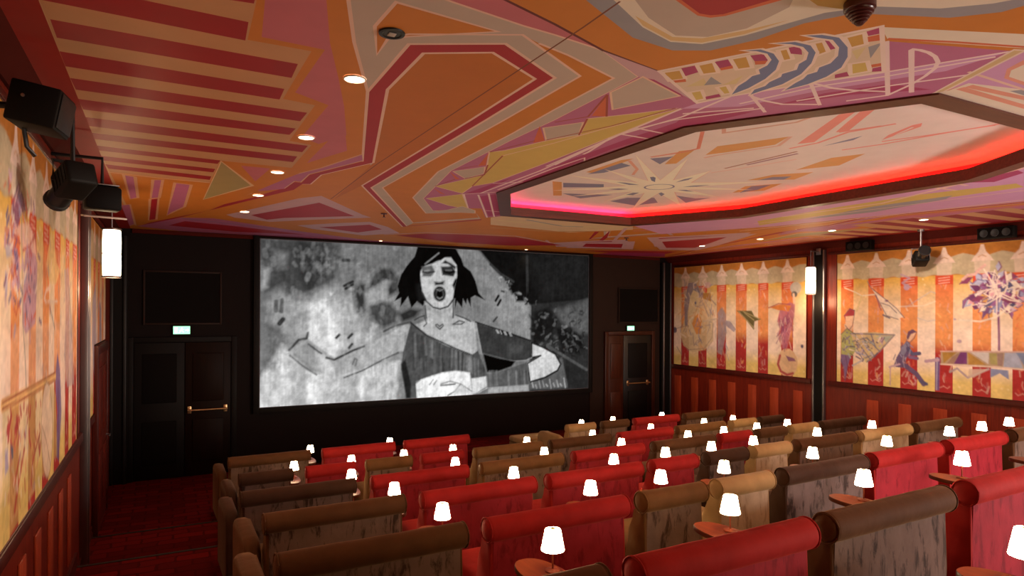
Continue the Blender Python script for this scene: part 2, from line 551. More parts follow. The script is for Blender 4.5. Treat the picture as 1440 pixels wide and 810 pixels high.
# --- blue band and cream field, upper right
A(CM, (800, -30), (824, 0), (890, 53), (946, 70), (999, 70), (1064, 55), (1130, 32), (1190, 21), (1230, 10), (1322, 13), (1396, 6), (1440, -2), (1500, -25), (1440, -70), (800, -70))
A(G, (870, -30), (912, 25), (950, 50), (995, 52), (1050, 40), (1110, 10), (1130, -30))
A((.74, .50, .24), (893, 22), (904, 36), (943, 57), (987, 60), (1047, 48), (1110, 28), (1047, 43), (987, 54), (946, 52), (912, 33))
A(BG, (800, -22), (824, 0), (890, 53), (946, 71), (999, 71), (1064, 56), (1130, 33), (1190, 21), (1230, 20), (1335, 25), (1408, 17), (1440, 8), (1500, -10), (1500, -25), (1440, -3), (1396, 5), (1322, 12), (1228, 9), (1160, 18), (1047, 50), (987, 62), (943, 59), (904, 38.5), (863, 0), (845, -20))
A(RO, (935, -14), (950, 0), (981, 22), (999, 25), (1020, 22.5), (1100, 0), (1130, -30), (935, -40))
A(CR_, (950, -14), (958, 0), (984, 19), (999, 21.5), (1017, 20), (1084, 0), (1115, -30), (945, -40))
A((.60, .36, .08), (1118, -14), (1150, 8), (1185, 13), (1210, 11), (1240, -14))
A(CM, (1239.5, 38), (1320, 42), (1440, 48), (1560, 54), (1560, 78), (1440, 68), (1248, 55))
W([(1248, 54.5), (1340, 59), (1440, 66), (1560, 76)], RO, .02)
# --- mauve band round the recess
A(MV, (596, 279), (635, 240), (720, 197), (780, 169), (854, 131), (898, 108), (925, 102), (981, 145), (958, 151), (858, 191), (768, 230), (693, 258), (652, 273), (658, 294), (609, 296))
A(MD, (857, 77), (922, 101), (937, 107), (961, 137), (900, 106))
A(LI, (848, 72), (898, 108), (920, 112), (981, 145), (990, 143), (937, 105), (925, 100))
A(MV, (652, 272), (693, 257.5), (768, 230), (858, 191), (958, 151), (981, 145), (1026, 135), (1106, 127), (1147, 116), (1248, 99), (1249, 58), (1421, 71.6), (1313, 132), (960, 180), (702, 272), (706, 304), (683, 306), (677, 293), (658, 293))
A(ML, (981, 145), (1026, 136), (1147, 117), (1248, 101), (1421, 72), (1330, 100), (1150, 128), (1040, 150), (958, 153))
A(MD, (705, 270), (790, 229), (880, 196), (958, 170), (985, 163), (1010, 164), (960, 179), (860, 210))
A(MD, (944, 178), (962, 163), (1000, 158), (1060, 157), (990, 174))
A(MD, (1085, 149), (1200, 133), (1310, 126), (1250, 118), (1160, 131))
A(MD, (652, 273), (700, 256), (720, 250), (675, 272))
A(MD, (675, 276), (697, 273), (704, 302), (687, 304))
for s in ([(820, 217), (827, 214), (868, 188), (946, 169), (1075, 152)], [(768, 234), (860, 194), (958, 153)], [(1055.5, 133), (1076, 158)], [(1140, 117), (1153, 148)],
          [(1055.5, 135), (1076, 142), (1100, 146.6), (1150, 147)], [(1143, 117), (1171, 124), (1200, 127), (1250, 129)], [(1246, 58), (1248, 134)], [(1247, 58), (1249, 134)], [(1281, 70), (1281, 130)], [(1282.5, 70), (1282.5, 130)],
          [(1281, 69), (1294, 70.5), (1306, 74), (1315, 79.5), (1319, 87), (1315, 96), (1301, 107), (1281, 119), (1248, 134), (1190, 142)], [(1147, 116), (1248, 101), (1430, 71)], [(1040, 146), (1147, 122), (1248, 107), (1400, 80)], [(1120, 142), (1248, 121), (1371, 104)],
          [(869, 188), (913, 195.5)], [(890, 179), (934, 188)], [(1026, 136), (960, 164), (870, 190), (780, 232)], [(960, 160), (1060, 152)], [(675, 272), (760, 240), (830, 208)], [(700, 267), (780, 236), (822, 222), (822, 232)],
          [(687, 272), (695, 305)], [(672.5, 274), (685, 306)], [(683, 296), (703, 298)], [(652, 273), (700, 270)], [(652, 273), (658, 293)], [(693, 258), (735, 256)]):
    W(s, (.86, .64, .66), .022)
W([(702, 271), (960, 179), (1313, 132)], (.74, .48, .20), .02)
W([(702, 271), (706, 304)], (.74, .48, .20), .03)
# yellow wedges, grey facets, vermilion spikes
for c, s in ((YE, [(612, 262), (681, 246), (664, 262), (650, 272)]), (YE, [(599.6, 279), (650, 273), (658, 294), (631, 289)]),
             (YE, [(688, 214), (710, 211.6), (768, 198), (815, 190), (780, 203), (707, 219), (683, 245), (685, 232.5)]),
             (YE, [(664, 262), (707, 219), (780, 201), (860, 178), (958, 152), (878, 185), (768, 229), (693, 257)]),
             (YE, [(815.5, 190), (826, 167), (900, 159), (952, 152), (880, 173)]),
             (G, [(764, 180), (820, 172), (814, 190), (768, 197)]), (G, [(858.5, 130), (904, 108), (956, 135), (861.5, 154)]),
             (G, [(637, 241), (682, 234.6), (681, 244), (654, 251)]), (G, [(630, 295), (650, 290), (668, 296), (668, 300), (612, 297)]),
             (RO, [(759, 177), (766, 198), (749.6, 201)]), (RO, [(854, 133), (852.5, 164), (832, 163)]), (RO, [(687, 215), (683, 232.5), (672.5, 233.5)]),
             (RO, [(632, 241), (646.5, 252), (641, 252)]), (RO, [(609, 264), (627, 274), (619, 272)])):
    A(c, *s)
    if c in (YE, G): W(s, (.80, .54, .42), .014, True)
for s in ([(780, 172), (827, 164), (854, 133)], [(689, 214), (752, 198)], [(826, 167), (814, 190)], [(707, 219), (664, 262)], [(640, 252), (612, 262)], [(654, 251), (681, 246), (686, 232)], [(640, 238), (672, 233)], [(768, 197), (860, 177), (950, 152)], [(854, 133), (853, 164)]):
    W(s, (.40, .07, .05), .014)
# --- chequered strip and three blue plumes
blk = [(927, 100), (1137, 58), (1240, 37), (1243, 101), (1147, 116), (1023, 136), (981, 145)]
A((.74, .56, .44), *blk)
OB = (.62, .33, .075)
for c, s in ((OB, [(931, 102), (958, 98), (964, 111), (941, 114)]), (MD, [(958, 96), (978, 92), (984, 101), (964, 107)]), (OB, [(980, 92), (1004, 87), (1010, 102), (987, 105)]),
             (MD, [(1005, 87), (1026, 83), (1030, 92), (1012, 96)]), (OB, [(1027, 83), (1052, 78.5), (1058, 95), (1036, 98)]), (MD, [(1055, 78), (1076, 75.5), (1088, 86), (1061, 86)]),
             (OB, [(1094, 71), (1109, 68), (1115, 83), (1100, 86)]), (MD, [(1109, 67), (1126.6, 64), (1128, 77), (1112, 75.5)]), (OB, [(1143, 61), (1159, 58), (1165, 72.6), (1150, 78)]),
             (MD, [(1160, 57), (1178, 53), (1184, 66), (1168, 70)]), (OB, [(1187.6, 53), (1216, 46), (1218.5, 62), (1195, 68)]), (MD, [(1218.5, 44.5), (1239.5, 38), (1239, 47), (1221, 50.6)]), (RO, [(1220, 52), (1239, 48), (1238, 57), (1221, 59)]),
             (RO, [(1012, 96), (1030, 92), (1031, 96), (1014, 99)]), (RO, [(1061, 86), (1085, 85), (1078, 90), (1062, 91)]), (RO, [(941, 114), (964, 111), (965, 115), (943, 117)]),
             (YE, [(969.6, 130), (987, 127), (992, 139), (977, 142)]), (MD, [(992, 136), (1011, 132), (1014, 136), (993, 140)]), (YE, [(1008, 123), (1023, 120), (1029, 131), (1017, 133)]),
             (YE, [(1195, 90), (1220, 86.4), (1223.5, 100), (1196, 105)]), (MD, [(1174, 105), (1191, 101), (1194, 107), (1174, 110)]), (MD, [(1227, 96), (1243, 92.6), (1243, 100), (1226, 101)]), (RO, [(1225, 91), (1243, 88), (1243, 92), (1226, 95)]),
             (YC, [(965, 122), (990, 110), (995, 120)]), (BG, [(990, 120), (1000, 108), (1015, 118)]), (YC, [(1015, 120), (1045, 106), (1035, 118)]), (YC, [(1198, 72), (1218, 66), (1205, 84)]), (BG, [(1221, 66), (1240, 60), (1224, 82)])):
    A(c, *s)
    if c is OB or c is YE: W(s, (.86, .66, .58), .022, True)
W(blk, (.86, .66, .62), .022, True)
PL = [[(1046.6, 71), (1070, 69.6), (1088, 75.5), (1095.5, 86), (1091, 98), (1076, 111), (1052.5, 124), (1029, 133), (1038, 121), (1049.5, 114), (1058, 107), (1069, 104), (1067, 98), (1079, 92), (1085, 84), (1079, 75.5), (1064, 72)],
      [(1088, 61), (1118, 59), (1140, 64), (1147, 74), (1141, 89), (1126.6, 104), (1100, 118.5), (1073, 127), (1055.5, 133), (1061, 126), (1076, 121), (1082, 115.5), (1098.4, 108), (1100, 104), (1120.6, 98), (1123.6, 90), (1134, 84), (1137, 74), (1129.5, 66), (1112, 62)],
      [(1132.5, 50), (1156, 49), (1180, 53), (1192, 66.6), (1192, 80), (1183, 95), (1162, 108), (1135.5, 118.5), (1103, 127), (1118, 117), (1129.5, 111), (1135.5, 105), (1149, 101), (1152, 95), (1168, 89), (1178.4, 78.5), (1180, 66.6), (1171, 56), (1150, 53)]]
for s in PL:
    W(s, (.86, .66, .60), .034, True); A(BL, *s)
# --- right of the spoke
A(ML, (1421, 71), (1500, 66), (1600, 120), (1440, 150), (1362, 117), (1327, 129))
A(CM, (1335, 127), (1362, 117), (1440, 126), (1600, 140), (1600, 220), (1440, 170), (1320, 131))
for s in ([(1350, 124), (1440, 150), (1560, 186)], [(1362, 121), (1440, 138), (1560, 165)]): W(s, SA, .045)
A(SA, (1440, 84), (1416, 97), (1412, 110), (1440, 120), (1500, 110)); A(CM, (1440, 91), (1422, 99), (1419, 108), (1440, 115), (1490, 105))
A(BG, (1420, 128), (1460, 124), (1560, 150), (1500, 152))
W([(1362, 101), (1440, 126), (1560, 165)], WL, .02)
spoke = [(1426, 70), (1442, 71), (1327, 129), (1313, 131)]
A((.66, .46, .24), *spoke); W(spoke, (.80, .62, .54), .016, True)
# panel joint
W([(872, 2), (820, 38.5), (530, 231), (465, 280)], (.20, .05, .02), .010)

CX0, CX1 = -.47, 10.47
base = [(CX0, YB), (CX1, YB), (CX1, YF - .02), (CX0, YF - .02)]
OCT = [(3.23, 3.50), (4.04, 2.26), (6.17, 2.26), (6.98, 3.50), (6.98, 6.42), (6.19, 7.90), (4.03, 7.90), (3.23, 6.42)]
# the same motifs return mirrored on the far side, underneath the pieces painted above
back = [(c, [mir(q) for q in poly]) for c, poly in SH if max(q[0] for q in poly) < 4.6]
me = planar_art('ceiling', base, O, back + SH, CEIL, MAT_CEIL, OCT)
o = obj('ceiling', me); o['kind'] = 'structure'

# --- recess: timber lip, glowing cove, painted dome
def inset(poly, d):
    n = len(poly); out = []
    for i in range(n):
        a, b, c = Vector(poly[i - 1]), Vector(poly[i]), Vector(poly[(i + 1) % n])
        e1, e2 = (b - a).normalized(), (c - b).normalized()
        n1, n2 = Vector((-e1.y, e1.x)), Vector((-e2.y, e2.x))
        k = n1 + n2
        out.append(tuple(b + k * (d / (1 + n1.dot(n2)))))
    return out


def ring(bm, levels, mi=0):
    """levels: list of (polygon, z); quads between successive outlines."""
    vs = [[bm.verts.new((x, y, z)) for x, y in poly] for poly, z in levels]
    for a, b in zip(vs, vs[1:]):
        n = len(a)
        for i in range(n):
            bm.faces.new((a[i], a[(i + 1) % n], b[(i + 1) % n], b[i])).material_index = mi


IN = inset(OCT, .13)
OUT = inset(OCT, -.16)
bm = bmesh.new()
ring(bm, [(inset(OCT, -.02), CEIL - .012), (IN, CEIL - .012), (IN, CEIL + .10), (inset(OCT, .02), CEIL + .10), (inset(OCT, -.02), CEIL + .05), (inset(OCT, -.02), CEIL - .012)])
o = obj('trim_1', bm, wood('lip_timber', (.085, .022, .012), (.13, .034, .018), .4, axis=0)); o['kind'] = 'structure'
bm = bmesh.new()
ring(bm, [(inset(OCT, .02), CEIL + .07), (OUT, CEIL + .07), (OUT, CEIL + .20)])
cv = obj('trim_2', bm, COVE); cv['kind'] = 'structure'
SH2 = []
DZ = 1.30 + .19


def D(c, *pts): SH2.append((c, [on_ceiling(*p, DZ) for p in pts]))


def DW(pts, c, w=.014, closed=False):
    for q in stroke([on_ceiling(*p, DZ) for p in pts], w, closed): SH2.append((c, q))


PW = (.78, .67, .64); OR = (.72, .36, .13); BB = (.24, .24, .36); SR2 = (.82, .30, .26); ST2 = (.90, .84, .70)
for s in ([(777, 255), (790, 256), (790, 275), (778, 275)], [(824, 242), (874, 225), (891, 223), (837, 244)], [(934.6, 231), (955, 212.5), (978, 210), (951, 230)], [(992, 218), (1009, 205.6), (1060, 199), (1110, 192), (1090, 203.5), (1023, 214)],
          [(1119, 239), (1169, 222), (1217, 216), (1180, 232.7)], [(1050, 253.5), (1086, 246), (1144, 242), (1117, 252.5)], [(1030, 271), (1048, 262), (1100, 258), (1075, 268)], [(905, 221), (980, 210), (955, 214)]):
    D(OR, *s)
for s in ([(826, 245), (874, 229), (887, 233), (849, 243)], [(914, 223), (947, 220), (928, 231)], [(792, 257), (849, 259), (849, 263.5), (792, 263.5)], [(791, 272), (862, 274), (816, 279)], [(858, 283), (882, 278), (920, 278), (925, 285), (893, 289)],
          [(951, 275), (978, 279), (1000, 278), (964, 285)], [(1065, 253.5), (1086, 249), (1113, 248), (1102.5, 252.5)], [(1040, 271), (1057, 262), (1084, 260), (1065, 267)]):
    D(BB, *s)
# starburst
cx, cy = on_ceiling(927, 263, DZ)
tips = [(796, 246), (775, 268), (800, 276.5), (850, 283), (889, 294), (958, 290), (1010, 277), (1060, 267), (1075, 256), (1000, 240), (968, 222), (893, 217), (850, 238)]
tw = [on_ceiling(*t, DZ) for t in tips]
star = []
ang = [math.atan2(b - cy, a - cx) for a, b in tw]
for i, t in enumerate(tw):
    star.append(t)
    a0, a1 = ang[i], ang[(i + 1) % len(tw)]
    while a1 - a0 > PI: a1 -= 2 * PI
    while a0 - a1 > PI: a1 += 2 * PI
    am = (a0 + a1) / 2
    star.append((cx + .42 * math.cos(am), cy + .42 * math.sin(am)))
SH2.append((ST2, star))
for q in stroke(star, .012, True): SH2.append(((.80, .46, .36), q))
for s in ([(914, 249), (919, 248.5), (922, 250), (921, 256), (916, 254)], [(926, 272), (930, 270.5), (934.6, 273), (930, 276)], [(867, 256), (880, 257), (899, 260), (885, 260)], [(855, 266), (870, 265), (884, 266), (870, 267)], [(880, 274), (890, 271), (899, 271), (890, 274.5)],
          [(950, 256.5), (962, 252), (975, 249.5), (968, 253)], [(960, 263), (975, 261), (999, 260), (980, 262.5)], [(952, 267), (965, 267), (976, 269.5), (965, 269)]):
    D(BB, *s)
for q in stroke([(cx + .17 * math.cos(a * PI / 12), cy + .17 * math.sin(a * PI / 12)) for a in range(24)], .022, True): SH2.append((BB, q))
D(SR2, (1121, 202.5), (1180, 161), (1206, 155), (1145, 200)); D(SR2, (1175, 186), (1190, 173), (1213, 154), (1234, 151), (1192, 185))
D(SR2, (1249, 190), (1283, 176), (1297, 173), (1295, 178), (1240, 197)); D(PW, (1262, 188), (1282, 179), (1286, 179), (1255, 192))
D(BB, (1157, 205.6), (1182, 199), (1213, 191), (1200, 197))
for s, c in (([(1019, 237), (1121, 213)], (.45, .22, .18)), ([(1050, 232), (1122, 216)], (.35, .15, .22)), ([(988, 185), (982, 209), (960, 214), (915, 221)], (.72, .25, .18)), ([(1184, 211), (1240, 203), (1330, 187), (1420, 172)], SR2),
             ([(1110, 209), (1150, 201), (1192, 186), (1260, 174)], SR2), ([(1018, 181), (1018, 187), (1120, 172), (1145, 163)], (.66, .38, .30)), ([(1240, 199), (1300, 191), (1400, 176)], SR2), ([(990, 222), (1010, 218), (1095, 205), (1112, 192)], (.75, .45, .36)),
             ([(1180, 186), (1240, 177)], SR2), ([(885, 226), (896, 238), (890, 246)], (.80, .40, .30)), ([(1000, 243), (1040, 237), (1120, 224)], (.80, .55, .50))):
    DW(s, c, .034)
obj('dome', planar_art('dome', inset(OCT, -.155), PW, SH2, CEIL + .19, MAT_CEIL), parent=None)
dome = bpy.data.objects['dome']; dome.name = 'ceiling_dome'; dome['kind'] = 'structure'
# red light strips lying in the cove
lo, hi = inset(OCT, -.05), inset(OCT, -.08)
for i in range(8):
    j = (i + 1) % 8
    bm = bmesh.new()
    a, b = Vector(lo[i]), Vector(lo[j])
    d = (b - a).normalized() * .02
    tube(bm, [(*(a + d), CEIL + .085), (*(b - d), CEIL + .085)], .010, 6)
    if i in (0, 1, 7): nm, wh = LEDW, ('warm white', {0: 'at the near left corner', 1: 'along the near edge', 2: 'at the near right corner', 7: 'along the left edge'}[i])
    elif i in (5, 6): nm, wh = LEDP, ('pink', ('along the far edge', 'at the far left corner')[i - 5])
    else: nm, wh = LED, ('red', {2: 'at the near right corner', 3: 'along the right edge', 4: 'at the far right corner'}[i])
    o = obj('light_strip', bm, nm)
    tag(o, f'{wh[0]} glowing light strip hidden in the ceiling recess {wh[1]}', 'light', 'light strips in the ceiling recess')
# ------------------------------------------------------------------ brushed artwork: murals and the film still
class Canvas:
    """A fine grid of paint colours on a flat panel; coordinates are metres on that panel."""
    def __init__(s, u0, u1, v0, v1, step, base):
        s.nu, s.nv = int(round((u1 - u0) / step)) + 1, int(round((v1 - v0) / step)) + 1
        s.u = np.linspace(u0, u1, s.nu); s.v = np.linspace(v0, v1, s.nv)
        s.U, s.V = np.meshgrid(s.u, s.v)
        s.c = np.empty((s.nv, s.nu, 3)); s.c[:] = base
        s.step = step

    def _win(s, x0, x1, y0, y1, pad):
        i0, i1 = np.searchsorted(s.u, x0 - pad), np.searchsorted(s.u, x1 + pad)
        j0, j1 = np.searchsorted(s.v, y0 - pad), np.searchsorted(s.v, y1 + pad)
        return slice(j0, j1), slice(i0, i1)

    def blend(s, w, a, col):
        a = np.clip(a, 0, 1)[..., None]
        s.c[w] = s.c[w] * (1 - a) + np.asarray(col) * a

    def poly(s, pts, col, alpha=1.0, soft=None):
        soft = soft or s.step * .7
        P = np.array(pts, float)
        w = s._win(P[:, 0].min(), P[:, 0].max(), P[:, 1].min(), P[:, 1].max(), soft * 2)
        U, V = s.U[w], s.V[w]
        if U.size == 0: return
        ins = np.zeros(U.shape, bool); dist = np.full(U.shape, 1e9)
        for (x0, y0), (x1, y1) in zip(P, np.roll(P, -1, 0)):
            if y0 != y1:
                t = (V - y0) / (y1 - y0)
                ins ^= ((y0 > V) != (y1 > V)) & (U < x0 + t * (x1 - x0))
            dx, dy = x1 - x0, y1 - y0
            L = dx * dx + dy * dy + 1e-12
            k = np.clip(((U - x0) * dx + (V - y0) * dy) / L, 0, 1)
            dist = np.minimum(dist, np.hypot(U - x0 - k * dx, V - y0 - k * dy))
        sd = np.where(ins, dist, -dist)
        s.blend(w, np.clip(.5 + sd / (2 * soft), 0, 1) * alpha, col)

    def line(s, pts, wd, col, alpha=1.0, soft=None):
        soft = soft or s.step * .7
        P = np.array(pts, float)
        w = s._win(P[:, 0].min(), P[:, 0].max(), P[:, 1].min(), P[:, 1].max(), wd + soft * 2)
        U, V = s.U[w], s.V[w]
        if U.size == 0: return
        dist = np.full(U.shape, 1e9)
        for (x0, y0), (x1, y1) in zip(P[:-1], P[1:]):
            dx, dy = x1 - x0, y1 - y0
            L = dx * dx + dy * dy + 1e-12
            k = np.clip(((U - x0) * dx + (V - y0) * dy) / L, 0, 1)
            dist = np.minimum(dist, np.hypot(U - x0 - k * dx, V - y0 - k * dy))
        s.blend(w, np.clip(.5 + (wd / 2 - dist) / (2 * soft), 0, 1) * alpha, col)

    def dot(s, c, rx, ry, col, alpha=1.0, rot=0.0):
        pts = [(c[0] + rx * math.cos(a) * math.cos(rot) - ry * math.sin(a) * math.sin(rot), c[1] + rx * math.cos(a) * math.sin(rot) + ry * math.sin(a) * math.cos(rot)) for a in np.linspace(0, 2 * PI, 15)[:-1]]
        s.poly(pts, col, alpha)

    def noise(s, amp, cells_u, cells_v, mask=None):
        g = RNG.random((cells_v + 2, cells_u + 2))
        fu, fv = np.linspace(0, cells_u, s.nu), np.linspace(0, cells_v, s.nv)
        iu, iv = np.minimum(fu.astype(int), cells_u - 1), np.minimum(fv.astype(int), cells_v - 1)
        tu, tv = fu - iu, fv - iv
        tu, tv = tu * tu * (3 - 2 * tu), tv * tv * (3 - 2 * tv)
        a = g[iv][:, iu]; b = g[iv][:, iu + 1]; c = g[iv + 1][:, iu]; d = g[iv + 1][:, iu + 1]
        n = (a * (1 - tu) + b * tu) * (1 - tv)[:, None] + (c * (1 - tu) + d * tu) * tv[:, None]
        k = 1 + amp * (n * 2 - 1)
        if mask is not None: k = 1 + (k - 1) * mask
        s.c *= k[..., None]

    def mesh(s, name, to3d, mat):
        n = s.nu * s.nv
        X = to3d(s.U.ravel(), s.V.ravel())
        me = bpy.data.meshes.new(name)
        me.vertices.add(n)
        me.vertices.foreach_set('co', np.stack(X, 1).astype('f').ravel())
        j, i = np.meshgrid(np.arange(s.nv - 1), np.arange(s.nu - 1), indexing='ij')
        a = (j * s.nu + i).ravel()
        q = np.stack([a, a + 1, a + 1 + s.nu, a + s.nu], 1)
        me.loops.add(q.size); me.polygons.add(len(q))
        me.loops.foreach_set('vertex_index', q.ravel().astype('i'))
        me.polygons.foreach_set('loop_start', (np.arange(len(q)) * 4).astype('i'))
        me.update(calc_edges=True)
        at = me.attributes.new('paint', 'FLOAT_COLOR', 'POINT')
        at.data.foreach_set('color', np.concatenate([np.clip(s.c.reshape(-1, 3), 0, 1), np.ones((n, 1))], 1).astype('f').ravel())
        me.materials.append(mat)
        return me


MZT, MZB = CZ + 1.05, CZ - 1.2336
ORA = (.74, .30, .11); REDP = (.62, .10, .04); CRIM = (.38, .035, .035); PALE = (.84, .67, .58); CREAM = (.82, .66, .46); GOLD = (.66, .39, .09); YEL = (.72, .53, .20)
DRAPE = (.47, .38, .25); BRN = (.44, .17, .035); FIN = (.72, .54, .45); LILAC = (.48, .32, .42); NAVY = (.10, .09, .18); PURP = (.24, .09, .20); SKY = (.42, .40, .52); WHT = (.78, .66, .56)


def fairground(cv, strips, v0, v1):
    """Striped canvas tent wall: orange banners on cream, scalloped drape along the top."""
    H = v1 - v0
    f = (cv.V - v0) / H
    up = np.clip((f - .42) / .35, 0, 1)[..., None]
    dn = np.clip((.20 - f) / .12, 0, 1)[..., None]
    bg = np.array(PALE) * (1 - up) + np.array(GOLD) * up
    mid = np.clip(1 - np.abs(f - .55) / .25, 0, 1)[..., None] * .35
    bg = bg * (1 - mid) + np.array(CREAM) * mid
    bg = bg * (1 - dn) + np.array(YEL) * dn
    cv.c[:] = bg
    for a, b in strips:
        w = cv._win(a, b, v0, v1, 0)
        ff = ((cv.V - v0) / H)[w][..., None]
        t = np.clip((ff - .55) / .3, 0, 1)
        c = np.array(ORA) * (1 - t) + np.array(REDP) * t
        d = np.clip((.36 - ff) / .1, 0, 1)
        c = c * (1 - d) + np.array(CRIM) * d
        m = np.clip(1 - np.abs(ff - .42) / .12, 0, 1) * .5
        cv.c[w] = c * (1 - m) + np.array(ORA) * m
        wd = b - a
        for k in range(34):
            u, v = a + wd * RNG.uniform(.1, .9), v0 + H * RNG.uniform(.02, .80)
            cv.line([(u, v), (u + RNG.uniform(-.05, .05), v + RNG.uniform(.03, .10))], RNG.uniform(.012, .03), [WHT, (.90, .50, .20), (.66, .12, .06), (.62, .40, .44)][int(RNG.integers(4))], RNG.uniform(.15, .5))
        cm = (a + b) / 2
        for q in (-1, 1):
            cv.line([(cm, v0 + .10), (cm + q * wd * .22, v0 + .07), (cm + q * wd * .34, v0 + .10)], .013, (.70, .40, .34), .6)
        cv.line([(cm - .01, v0 + .16), (cm + .01, v0 + .22), (cm, v0 + .27)], .013, (.70, .40, .34), .6)
    zb, zt = v0 + .80 * H, v0 + .905 * H
    cv.poly([(cv.u[0], v0 + .945 * H), (cv.u[-1], v0 + .945 * H), (cv.u[-1], v1), (cv.u[0], v1)], BRN)
    cv.poly([(cv.u[0], zb), (cv.u[-1], zb), (cv.u[-1], v0 + .95 * H), (cv.u[0], v0 + .95 * H)], BRN)
    xs = [cv.u[0]] + [c for s_ in strips for c in s_] + [cv.u[-1]]
    pts = [(cv.u[0], zb)]
    cen = [(a + b) / 2 for a, b in strips]
    allc = sorted(set(cen))
    top, bot = [], []
    for k in range(121):
        u = cv.u[0] + (cv.u[-1] - cv.u[0]) * k / 120
        d = min(abs(u - c) for c in allc) if allc else 0
        top.append((u, zt - .02 + .11 * min(1, d / .28) ** .6 * (1 if d < .5 else .9)))
        bot.append((u, zb + .015 * math.sin(u * 19)))
    cv.poly(top + bot[::-1], DRAPE)
    for a, b in strips:
        c, wd = (a + b) / 2, (b - a)
        cv.poly([(c - wd * .62, zt - .05), (c - wd * .45, zt + .02), (c - .05, zt + .09), (c - .02, v1 - .02), (c + .02, v1 - .02), (c + .05, zt + .09), (c + wd * .45, zt + .02), (c + wd * .62, zt - .05)], FIN)
        cv.line([(c - wd * .2, zt + .015), (c, zt + .04), (c + wd * .2, zt + .015)], .016, BRN, .6)
        cv.poly([(c - wd * .4, zb), (c + wd * .4, zb), (c + wd * .45, zt - .05), (c - wd * .45, zt - .05)], FIN, .55)
        cv.poly([(c - wd * .5, zb - .14), (c + wd * .5, zb - .14), (c + wd * .5, zb), (c - wd * .5, zb)], (.60, .08, .03))
        for k in range(3):
            cv.line([(c - wd * .3, zb - .03 - .04 * k), (c + wd * .3, zb - .045 - .04 * k)], .014, (.78, .50, .42), .75)
    for k in range(int((cv.u[-1] - cv.u[0]) * 22)):
        u = RNG.uniform(cv.u[0], cv.u[-1])
        if any(a - .02 < u < b + .02 for a, b in strips): continue
        low = RNG.random() < .45
        cv.dot((u, v0 + H * (RNG.uniform(.03, .18) if low else RNG.uniform(.64, .78))), .016, .016, (.80, .64, .34), .8)


# --- near right mural: fairground organ painting
strR = []
for a, b in ((1184, 1201), (1222, 1244), (1267, 1291), (1316, 1341), (1369, 1395), (1425, 1455)):
    ya, yb = on_wall(a, 450, XR)[0], on_wall(b, 450, XR)[0]
    strR.append((min(ya, yb), max(ya, yb)))
Y1R, Y0R = 7.72, 4.05
cv = Canvas(Y0R, Y1R, MZB, MZT, .012, PALE)
fairground(cv, [s for s in strR if s[0] > Y0R + .05], MZB, MZT)
R_ = lambda *p: [on_wall(a, b, XR) for a, b in p]
# trapeze horse and ribbons
cv.poly(R_((1221, 396), (1226, 405), (1233, 411), (1245, 420), (1262, 434), (1272, 446), (1262, 448), (1247, 443), (1240, 430), (1232, 414)), WHT, .9)
cv.line(R_((1189, 405), (1204, 411), (1213, 416), (1232, 414)), .02, WHT, .9)
cv.line(R_((1213, 416), (1206, 437)), .03, (.62, .50, .24), .6)
cv.line(R_((1243, 443), (1252, 447)), .03, NAVY, .8); cv.line(R_((1233, 416), (1240, 436)), .02, PURP, .7); cv.dot(R_((1248, 423))[0], .03, .02, PURP, .8)
cv.line(R_((1240, 432), (1300, 430), (1316, 424)), .02, WHT, .6); cv.line(R_((1275, 432), (1310, 410), (1316, 412)), .015, SKY, .5); cv.line(R_((1291, 447), (1306, 452), (1316, 450)), .015, SKY, .4)
cv.dot(R_((1276, 404))[0], .05, .05, (.45, .35, .50), .8); cv.line(R_((1268, 386), (1280, 391), (1270, 398), (1282, 404)), .03, LILAC, .8)
# figure with accordion
cv.poly(R_((1188, 456), (1199, 452), (1201, 462), (1197, 471), (1190, 472)), (.70, .44, .32)); cv.poly(R_((1188, 444), (1196, 434), (1203, 436), (1202, 444), (1192, 446), (1190, 452)), (.38, .06, .08))
cv.poly(R_((1190, 445), (1201, 444), (1200, 456), (1195, 463), (1190, 460)), (.74, .50, .38))
cv.poly(R_((1184, 470), (1192, 462), (1204, 470), (1206, 490), (1200, 500), (1184, 500)), (.40, .40, .17)); cv.poly(R_((1184, 498), (1198, 500), (1193, 515), (1190, 534), (1187, 515), (1183, 508)), (.22, .14, .30))
cv.poly(R_((1197, 469), (1232, 467), (1259, 471), (1248, 484), (1238, 494), (1227, 505), (1220, 509), (1205, 490)), (.58, .44, .26))
for s in (((1197, 469), (1259, 471), (1238, 494), (1220, 509)), ((1206, 480), (1226, 507)), ((1214, 474), (1230, 500)), ((1206, 490), (1214, 505), (1226, 500)), ((1200, 480), (1220, 475), (1238, 494)), ((1226, 470), (1232, 488))):
    cv.line(R_(*s), .024, (.20, .18, .24), .85)
for s in (((1214, 480), (1228, 500)), ((1204, 494), (1218, 500))): cv.line(R_(*s), .03, SKY, .9)
cv.poly(R_((1241, 473), (1256, 472), (1247, 482)), (.30, .36, .34), .8); cv.poly(R_((1236, 476), (1244, 474), (1242, 486)), LILAC, .9)
cv.line(R_((1200, 514), (1215, 506)), .03, SKY, .8)
